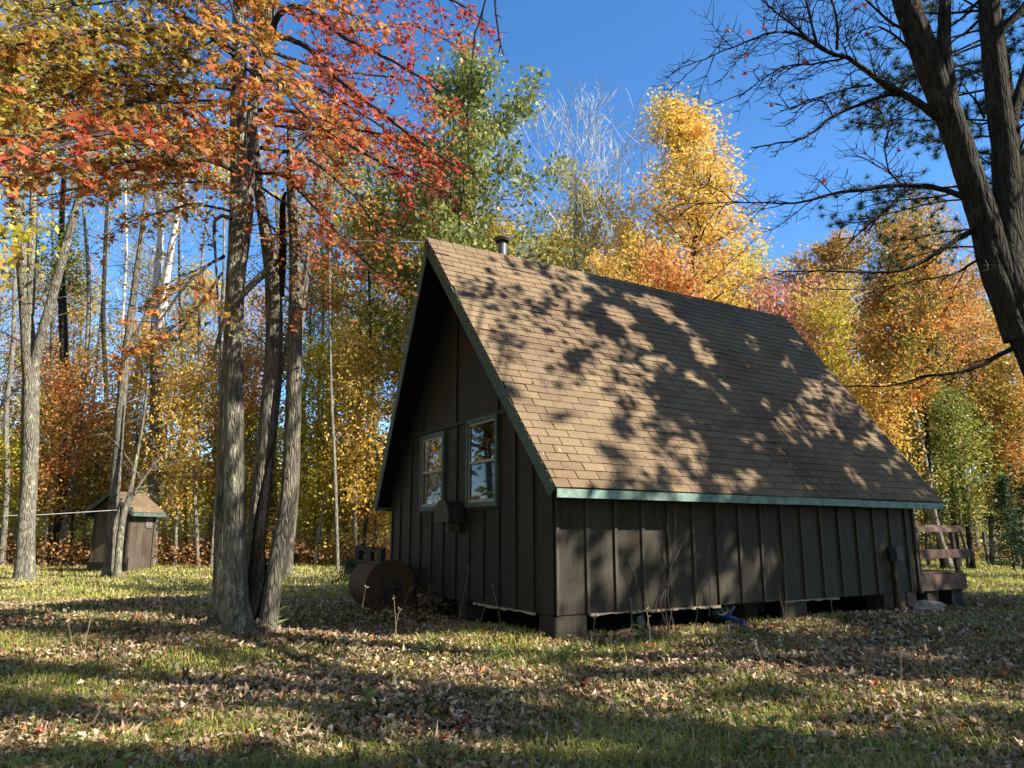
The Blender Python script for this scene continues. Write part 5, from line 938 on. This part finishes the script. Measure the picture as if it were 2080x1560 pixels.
# keep the gaps over the lit patches of the roof open
RP = np.array([cab(*roofp(s_, v)) for s_ in np.arange(-.4, 7.3, .08) for v in np.arange(.05, VL, .08)]); rx_, ry_ = to_px(RP); RP = RP[lit_at(rx_, ry_)]
gy_, gx_ = np.meshgrid(np.arange(3.8, 16, .09), np.arange(-9, 11, .09)); GP = np.stack([gx_.ravel(), gy_.ravel(), ground_z(gx_, gy_).ravel()], -1); rx_, ry_ = to_px(GP); GP = GP[lit_at(rx_, ry_) & (rx_ > -50) & (rx_ < 2130)]
WP = np.array([cab(s_, -.03, z) for s_ in np.arange(.05, 7, .07) for z in np.arange(.45, 1.8, .07)]); rx_, ry_ = to_px(WP); WP = WP[lit_at(rx_, ry_)]; RP = np.concatenate([RP, WP, GP, FREE])
e1_ = unit(np.cross(SUN, [0, 0, 1])); e2_ = np.cross(SUN, e1_); CELL = .05; NG = 1400
MASK = np.zeros((NG, NG), bool)
def cell(P): return np.clip(((P@e1_+35)/CELL).astype(int), 0, NG-1), np.clip(((P@e2_+35)/CELL).astype(int), 0, NG-1)
ci, cj = cell(RP)
for di in (-1, 0, 1):
    for dj in (-1, 0, 1):
        if di*di+dj*dj < 3: MASK[np.clip(ci+di, 0, NG-1), np.clip(cj+dj, 0, NG-1)] = True
x, y = to_px(C3); ok = ~((~np.isnan(x)) & (x > -120) & (x < 2120) & (y > -200)) & (C3[:, 2] < 19); C3 = C3[ok]
cen = np.array([(11.5, 8.5), (16, 5), (7.5, 3.0), (12.5, 1.0), (3.5, -1.5), (18.5, 9.5), (9, -3.5)], float); lab = ['nearest the cabin', 'second from the cabin', 'beside the camera', 'behind the camera to the right', 'just behind the camera', 'farthest to the right', 'farthest behind the camera']
near = np.argmin(np.linalg.norm(C3[:, None, :2]-cen[None], axis=2), 1); PALS = [YGR, ORA, YEL, YGR, ORA, GRN, YGR]
for k, (cx, cy) in enumerate(cen):
    Pk = C3[near == k]
    if len(Pk) < 5: continue
    zg = float(ground_z(cx, cy)); off = np.array([cx, cy, zg]); t = thing('shade_tree', f'leafy tree outside the right margin, {lab[k]}, dappling the roof', 'tree', off)
    zt = Pk[:, 2].max()-zg; g = Geo(); tube(g, [(0, 0, -.1), (.1, .1, zt*.5), (0, .1, zt)], [.24, .17, .05], 12, .06, .4, k, flare=.3)
    A, B, RA, RB = [], [], [], []
    for i in r_.choice(len(Pk), min(36, len(Pk)), replace=False): e = Pk[i]-off; a_ = np.array([.05, .1, max(2.5, e[2]*.62)]); mdl = (a_+e)/2+[0, 0, .3]; A += [a_, mdl]; B += [mdl, e]; RA += [.05, .028]; RB += [.028, .01]
    segs(g, A, B, np.array(RA), np.array(RB), 5); part('trunk', g, BK_DARK, t, smooth=True)
    per = 9; pos = np.repeat(Pk, per, 0)+r_.normal(0, .11, (len(Pk)*per, 3))+SUN*r_.normal(0, .5, (len(Pk)*per, 1))-off; ci, cj = cell(pos+off); pos = pos[~MASK[ci, cj] | (r_.random(len(pos)) < .06)]; lx_, ly_ = to_px(pos+off); pos = pos[~((~np.isnan(lx_)) & (lx_ > -90) & (lx_ < 2170) & (ly_ > -90) & (ly_ < 1650))]; n_ = len(pos); g = Geo()
    scatter(g, *OVAL, pos, rot_mats(n_, SUN, .6, r_), .21*r_.uniform(.7, 1.3, n_), r_.random(n_)); part('crown', g, PALS[k], t, kind='stuff')

# ------------------------------------------------------------------ grass, fallen leaves, weeds
def outside(P):
    rel = P-CO; s_ = rel@CA; t = rel@CG; return ~((s_ > .0) & (s_ < L_) & (t > .0) & (t < W_))
def field(n, y0, y1, pw, r_):
    u = r_.random(n); y = y0*(y1/y0)**(u**pw); x = r_.uniform(-.78, .80, n)*(y+.8); P = np.stack([x, y, ground_z(x, y)], -1); return P[outside(P)]
r_ = np.random.default_rng(61)
def patch(P, f, ph): return .5+.5*np.sin(P[:, 0]*f+ph+1.3*np.sin(P[:, 1]*f*.8+ph*2))*np.cos(P[:, 1]*f*1.1-ph+1.1*np.sin(P[:, 0]*f*.7))
g = Geo()
P = field(84000, 3.3, 14, 1., r_); lw = patch(P, 1.1, 1.3); P = P[r_.random(len(P)) < .52+.48*lw]; n_ = len(P); P = P.copy(); P[:, 2] += r_.uniform(.004, .05, n_)
tone = np.clip(r_.beta(2.2, 2.0, n_)*.78+.02, 0, .8); sp_ = r_.random(n_); tone = np.where(sp_ > .93, r_.uniform(.82, 1, n_), tone)
nearm = r_.random(n_)*9 > P[:, 1]-3; crl = r_.normal(0, 1.5, (n_, 3)); sz = .061*r_.uniform(.45, 1.35, n_); Rm = rot_mats(n_, (0, 0, 1), .55, r_)
pick = r_.integers(0, 4, n_)
for q in range(4):
    va = MAPLE2[0].copy(); va[1:, :2] *= r_.uniform(.55, 1.15, (10, 1)); va[1:, 2] += r_.normal(0, .13, 10); va[:, 0] *= r_.uniform(.55, 1)
    msk = nearm & (pick == q); scatter(g, va, MAPLE2[1], P[msk], Rm[msk], sz[msk], tone[msk], crl[msk])
scatter(g, *OVALF, P[~nearm], Rm[~nearm], sz[~nearm]*1.15, tone[~nearm], crl[~nearm])
def drift(c_, n, rad, hh): 
    a_ = r_.uniform(0, 6.28, n); q = np.abs(r_.normal(0, rad, n)); x = c_[0]+q*np.cos(a_); y = c_[1]+q*np.sin(a_); P = np.stack([x, y, ground_z(x, y)+hh*np.exp(-q/rad)*r_.random(n)+.01], -1); P = P[outside(P)]; m_ = len(P); scatter(g, *MAPLE2, P, rot_mats(m_, (0, 0, 1), .6, r_), .06*r_.uniform(.5, 1.3, m_), np.clip(r_.beta(2.2, 2, m_)*.8, 0, 1), r_.normal(0, 1.5, (m_, 3)))
for c_, n_, rd, hh in (((-3.3, 9.0), 900, .45, .12), ((-2.9, 9.0), 500, .35, .1), ((-12.3, 19.4), 500, .6, .1), ((-10.4, 20.3), 300, .5, .1)): drift(c_, n_, rd, hh)
for s_ in np.arange(-.2, 7.2, .35):
    q = cab(s_, -.18, 0); drift(q, 70, .2, .05)
for t in np.arange(.2, 4.8, .4):
    q = cab(-.18, t, 0); drift(q, 50, .2, .05)
P = field(60000, 13, 36, 1., r_); n_ = len(P); P[:, 2] += .02; scatter(g, *OVAL, P, rot_mats(n_, (0, 0, 1), .5, r_), .10*r_.uniform(.6, 1.3, n_), np.clip(r_.beta(2.4, 2, n_)*.85, 0, 1))
tag(link('leaf_litter', g.mesh('leaf_litter', LITT)), 'fallen tan, brown and red leaves scattered over the grass', 'leaves', kind='stuff')
BL = (np.array([[-.5, 0, 0], [.5, 0, 0], [-.38, .45, .0], [.38, .45, 0], [0, 1, 0.]]), None)
def blades(g, P, h, wd_, lean, tone, r_):
    n_ = len(P); az = r_.uniform(0, 6.28, n_); d = np.stack([np.cos(az), np.sin(az), 0*az], -1); s_ = np.stack([-np.sin(az), np.cos(az), 0*az], -1)*wd_[:, None]; ln = lean*r_.uniform(.2, 1.4, n_)
    m_ = P+d*(h*ln*.35)[:, None]+np.stack([0*h, 0*h, h*.6], -1); t_ = P+d*(h*ln)[:, None]+np.stack([0*h, 0*h, h*(1-.3*ln)], -1)
    V = np.stack([P-s_, P+s_, m_-s_*.7, m_+s_*.7, t_], 1); b_ = (np.arange(n_)*5)[:, None, None]; Fq = np.array([[[0, 1, 3], [0, 3, 2], [2, 3, 4]]])+b_; g.add(V.reshape(-1, 3), Fq.reshape(-1, 3), np.repeat(tone, 3))
g = Geo(); P = field(140000, 3.2, 15, 1., r_); tf = patch(P, 2.3, .4)*.6+patch(P, .9, 2.2)*.6; keep = r_.random(len(P)) < .12+.95*tf**1.6; P = P[keep]; tf = tf[keep]; n_ = len(P)
blades(g, P, .03+.11*tf*r_.uniform(.3, 1.2, n_), .0015+.001*r_.random(n_)+.00017*P[:, 1], 1.5, np.clip(r_.beta(2, 2.2, n_)+.12*(P[:, 1] > 9), 0, 1), r_)
P = field(90000, 14, 45, 1., r_); n_ = len(P); blades(g, P, r_.uniform(.05, .16, n_), .004+.00025*P[:, 1], .8, np.clip(r_.beta(2.8, 1.7, n_), 0, 1), r_)
P = np.stack([r_.uniform(8, 36, 26000), r_.uniform(16, 40, 26000), np.zeros(26000)], -1); P[:, 2] = ground_z(P[:, 0], P[:, 1]); P = P[outside(P)]; n_ = len(P); blades(g, P, r_.uniform(.06, .2, n_), .004+.0003*P[:, 1], .8, r_.uniform(.55, 1, n_), r_)
tag(link('grass', g.mesh('grass', GRAS)), 'patchy green and straw coloured grass of the clearing', 'grass', kind='stuff')
g = Geo(); P = field(420, 3.6, 13, 1., r_); n_ = len(P); d = unit(np.stack([r_.normal(0, 1, n_), r_.normal(0, 1, n_), r_.uniform(-.05, .25, n_)], -1)); L = r_.uniform(.06, .35, n_)[:, None]; P[:, 2] += .03; mdp = P+d*L*.5+r_.normal(0, .012, P.shape)
segs(g, np.concatenate([P, mdp]), np.concatenate([mdp, P+d*L]), np.tile(r_.uniform(.002, .005, n_), 2), np.tile(r_.uniform(.0012, .003, n_), 2), 4)
tag(link('fallen_twigs', g.mesh('fallen_twigs', BK_GREY)), 'small fallen twigs lying among the leaves', 'twigs', kind='stuff')
g = Geo(); n_ = 70; s_ = r_.uniform(-.1, 7.2, n_); v_ = r_.uniform(.05, VL-.2, n_); P = np.array([cab(*roofp(a_, b_, .022)) for a_, b_ in zip(s_, v_)]); scatter(g, *OVALF, P, rot_mats(n_, CG*(-math.sin(ang))+np.array([0, 0, math.cos(ang)]), .3, r_), .045*r_.uniform(.5, 1.3, n_), r_.random(n_)); tag(link('leaf_bits', g.mesh('leaf_bits', LITT)), 'small dry leaf bits caught on the roof shingles', 'leaves', kind='stuff')
# dry stalks
stm = []
for q in range(5):
    g = Geo(); H = r_.uniform(.3, .6); bx_, by_ = r_.normal(0, .08, 2); tube(g, [(0, 0, -.02), (bx_*.4, by_*.4, H*.5), (bx_, by_, H)], [.0042, .0034, .002], 5, 0, .08)
    for _ in range(4): z = H*r_.uniform(.55, 1); d = unit(r_.normal(0, 1, 3)+[0, 0, .8])*.05; tube(g, [(bx_*z/H, by_*z/H, z), tuple(np.array([bx_*z/H, by_*z/H, z])+d)], [.002, .0012], 4)
    scatter(g, *OVALF, np.array([[bx_, by_, H]])+r_.normal(0, .012, (6, 3)), rot_mats(6, (0, 0, 1), 1, r_), np.full(6, .03), np.full(6, .5)); stm.append(g.mesh('dry_stalk', STALK))
STK = [(592, 1255), (640, 1258), (668, 1250), (672, 1258), (700, 1262), (726, 1290), (800, 1300), (806, 1300), (812, 1262), (884, 1268), (930, 1270), (972, 1278), (1020, 1285), (1206, 1330), (1240, 1345), (1290, 1340), (1322, 1330), (1566, 1390), (1590, 1320), (1660, 1340), (1785, 1480), (1790, 1360), (1830, 1400), (1960, 1370), (2030, 1350), (880, 1400), (860, 1440), (1400, 1450), (150, 1330), (170, 1340), (300, 1290), (380, 1250), (90, 1240), (330, 1270), (210, 1420), (1700, 1300), (1960, 1260), (1740, 1470)]
for k, (x, y) in enumerate(STK):
    p = gp(x, y, .15); o = link('dry_stalk', stm[k % 5], loc=p); o.rotation_euler = (r_.normal(0, .1), r_.normal(0, .1), r_.uniform(0, 6.28)); s_ = r_.uniform(.7, 1.25); o.scale = (1, 1, s_); tag(o, 'thin dry weed stalk standing up out of the leaf-strewn grass', 'weed', 'dry weed stalks in the grass')
# broad-leaved weeds
wm = []
for q in range(3):
    g = Geo(); nL = 6+q
    for k in range(nL):
        az = k*2.4; L = r_.uniform(.05, .1); z = .03+.025*k; d = np.array([math.cos(az), math.sin(az), .35]); c_ = np.array([0, 0, z])+d*L*.6; n0 = unit(np.cross(np.cross(d, [0, 0, 1]), d)); R0 = np.stack([unit(np.cross(d, n0)), unit(d), n0], -1)[None]
        scatter(g, *OVALF, c_[None], R0, np.array([L*1.5]), np.array([r_.random()]))
    tube(g, [(0, 0, -.01), (0, .005, .03+.025*nL)], [.004, .003], 5, mat=0, attr=.2); wm.append(g.mesh('broad_weed', WEED))
for k, (x, y, s_, lb_) in enumerate([(672, 1275, 1.3, 'bright green broad-leaved weed left of the rusty drum front'), (1010, 1345, 1., 'green weed in the sunlit strip before the cabin corner'), (870, 1330, 1., 'small green weed in the sunlit leaves left of the cabin corner'), (1160, 1345, 1., 'pale green weed right in front of the cabin corner'), (1280, 1270, 1.4, 'dark green weed growing at the foot of the side wall'), (560, 1290, 1.3, 'light green weed at the foot of the maple clump'), (1300, 1310, 1., 'green weed in shade before the side wall'), (1570, 1495, 1., 'small green weed in the right foreground leaves'), (150, 1490, .7, 'round-leaved green weed at the lower left'), (745, 1440, 1.1, 'green weed in the middle foreground shade'), (1960, 1205, 1.8, 'pale green leafy weed beside the porch footing'), (1890, 1225, 1.8, 'leafy weed between the stone and the porch'), (250, 1560, 1., 'yellow-green weed at the bottom left edge'), (760, 1195, 1.2, 'green weed growing against the rusty drum')]):
    o = link('broad_weed', wm[k % 3], loc=gp(x, y, .12)); o.scale = (s_,)*3; o.rotation_euler[2] = k*1.7; tag(o, lb_, 'weed')
# conspicuous single leaves
def single(name, label, P, nrm_, s_, tone, loc=None):
    g = Geo(); n0 = unit(np.array(nrm_, float)); scatter(g, *MAPLE, np.zeros((1, 3)), frames(n0[None]), np.array([s_]), np.array([tone]), np.array([[.5, .3, .2]])); return tag(link(name, g.mesh(name, MAP), loc=P), label, 'leaf')
nr = CA*0+CG*(-math.sin(ang))+np.array([0, 0, math.cos(ang)])
def on_roof(px, py, h=.03):
    r0 = ray(px, py); O = np.array([0, 0, CAMZ]); P0 = cab(*roofp(0, 0, h)); k = np.dot(P0-O, nr)/np.dot(r0, nr); return O+r0*k
single('fallen_leaf', 'orange leaf lying on the shaded middle of the roof', on_roof(1518, 744), nr, .13, .5); single('fallen_leaf', 'small red leaf lying low on the roof left of the orange one', on_roof(1387, 790), nr, .06, .85); single('fallen_leaf', 'small brownish leaf on the upper left of the roof', on_roof(1116, 620), nr, .07, .4)
single('falling_leaf', 'dark orange leaf adrift in the sky below the bare branches', at(1488, 158, 7), (.3, -1, .5), .08, .5)
# bare vines on the side wall
def vine(label, paths, seed):
    r_ = np.random.default_rng(seed); s0 = paths[0][0]; off = cab(s0[0], -.08, 0); off[2] = float(ground_z(off[0], off[1])); t = thing('bare_vine', label, 'vine', off)
    for ph in paths:
        P = [cab(a_, -.05-.05*r_.random(), z)-off for a_, z in ph]; P[0] = cab(ph[0][0], -.14, .1)-off if ph[0][1] < .3 else P[0]; P, Rr = smooth_path(P, np.linspace(.0075, .003, len(P)), .07); P = P+np.cumsum(r_.normal(0, .006, P.shape), 0)
        g = Geo(); tube(g, P, Rr, 6, .1); part('stem', g, plain('vine_stem', (.15, .12, .09), .8, var=.2), t, smooth=True)
vine('cluster of bare climbing vine stems on the side wall near its left end', [[(1.55, .15), (1.6, .6), (1.7, 1.1), (1.75, 1.5), (1.83, 1.7)], [(1.6, .15), (1.5, .5), (1.75, .9), (1.62, 1.35), (1.7, 1.66)], [(1.5, .15), (1.72, .55), (1.6, 1.0), (1.85, 1.3), (1.8, 1.6)], [(1.62, .15), (1.62, .8), (1.9, 1.2), (1.78, 1.62)]], 3)
vine('single bare vine arching up to the fascia board on the side wall', [[(1.95, .15), (2.12, .6), (2.3, .85), (2.28, 1.1), (2.42, 1.4), (2.55, 1.78)], [(2.28, .9), (2.35, .6), (2.3, .3)]], 4)
vine('thin bare vine on the side wall toward its far end', [[(3.6, .15), (3.75, .6), (3.7, 1.0), (3.62, 1.4), (3.5, 1.6)], [(3.62, .2), (3.66, .7), (3.8, 1.1), (3.7, 1.5)]], 5)
vine('small tangled vine low between the two left-hand vines', [[(1.15, .15), (1.2, .5), (1.1, .8), (1.0, 1.0)], [(1.18, .2), (1.25, .45), (1.18, .7)]], 6)
# ferns and seedlings by the drum
cloud('dead_ferns', 'dull brown dead ferns at the foot of the gable wall', 'ferns', [(-1.4, -.95, 10.6, 11.8, .42, 14, 60)], leaf_mat('dead_fern_fronds', [(.0, (.06, .04, .015)), (1, (.16, .09, .035))], .3), .06, 35)
g = Geo(); c0 = gp(716, 1190, .15); r_ = np.random.default_rng(12); n_ = 2600; hh = r_.random(n_)**.8; pos = np.stack([r_.normal(0, .26, n_)*(1-hh*.7), r_.normal(0, .2, n_)*(1-hh*.7), .05+hh*.5], -1); scatter(g, *OVAL, pos, rot_mats(n_, (0, 0, .4), 1, r_), np.full(n_, .05), r_.random(n_)); tag(link('spruce_seedling', g.mesh('spruce_seedling', NEED), loc=c0), 'low dark spruce seedling behind the left end of the rusty drum', 'seedling')
# wires
g = Geo(); a_ = at(-60, 1050, 20); b_ = at(238, 1036, 20.1); mid = (a_+b_)/2-[0, 0, .03]; tube(g, [a_, mid, b_], [.011]*3, 5); tag(link('clothesline', g.mesh('clothesline', plain('white_cord', (.75, .75, .72), .6))), 'white cord stretched between trees in front of the shed', 'rope')
g = Geo(); a_ = at(868, 492, cab(-.55, W_/2, 0)[1]); b_ = at(480, 470, 9.05); tube(g, [a_, (a_+b_)/2-[0, 0, .05], b_], [.006]*3, 5); tag(link('overhead_wire', g.mesh('overhead_wire', BLK)), 'thin dark wire from the cabin peak to the maple clump', 'wire')
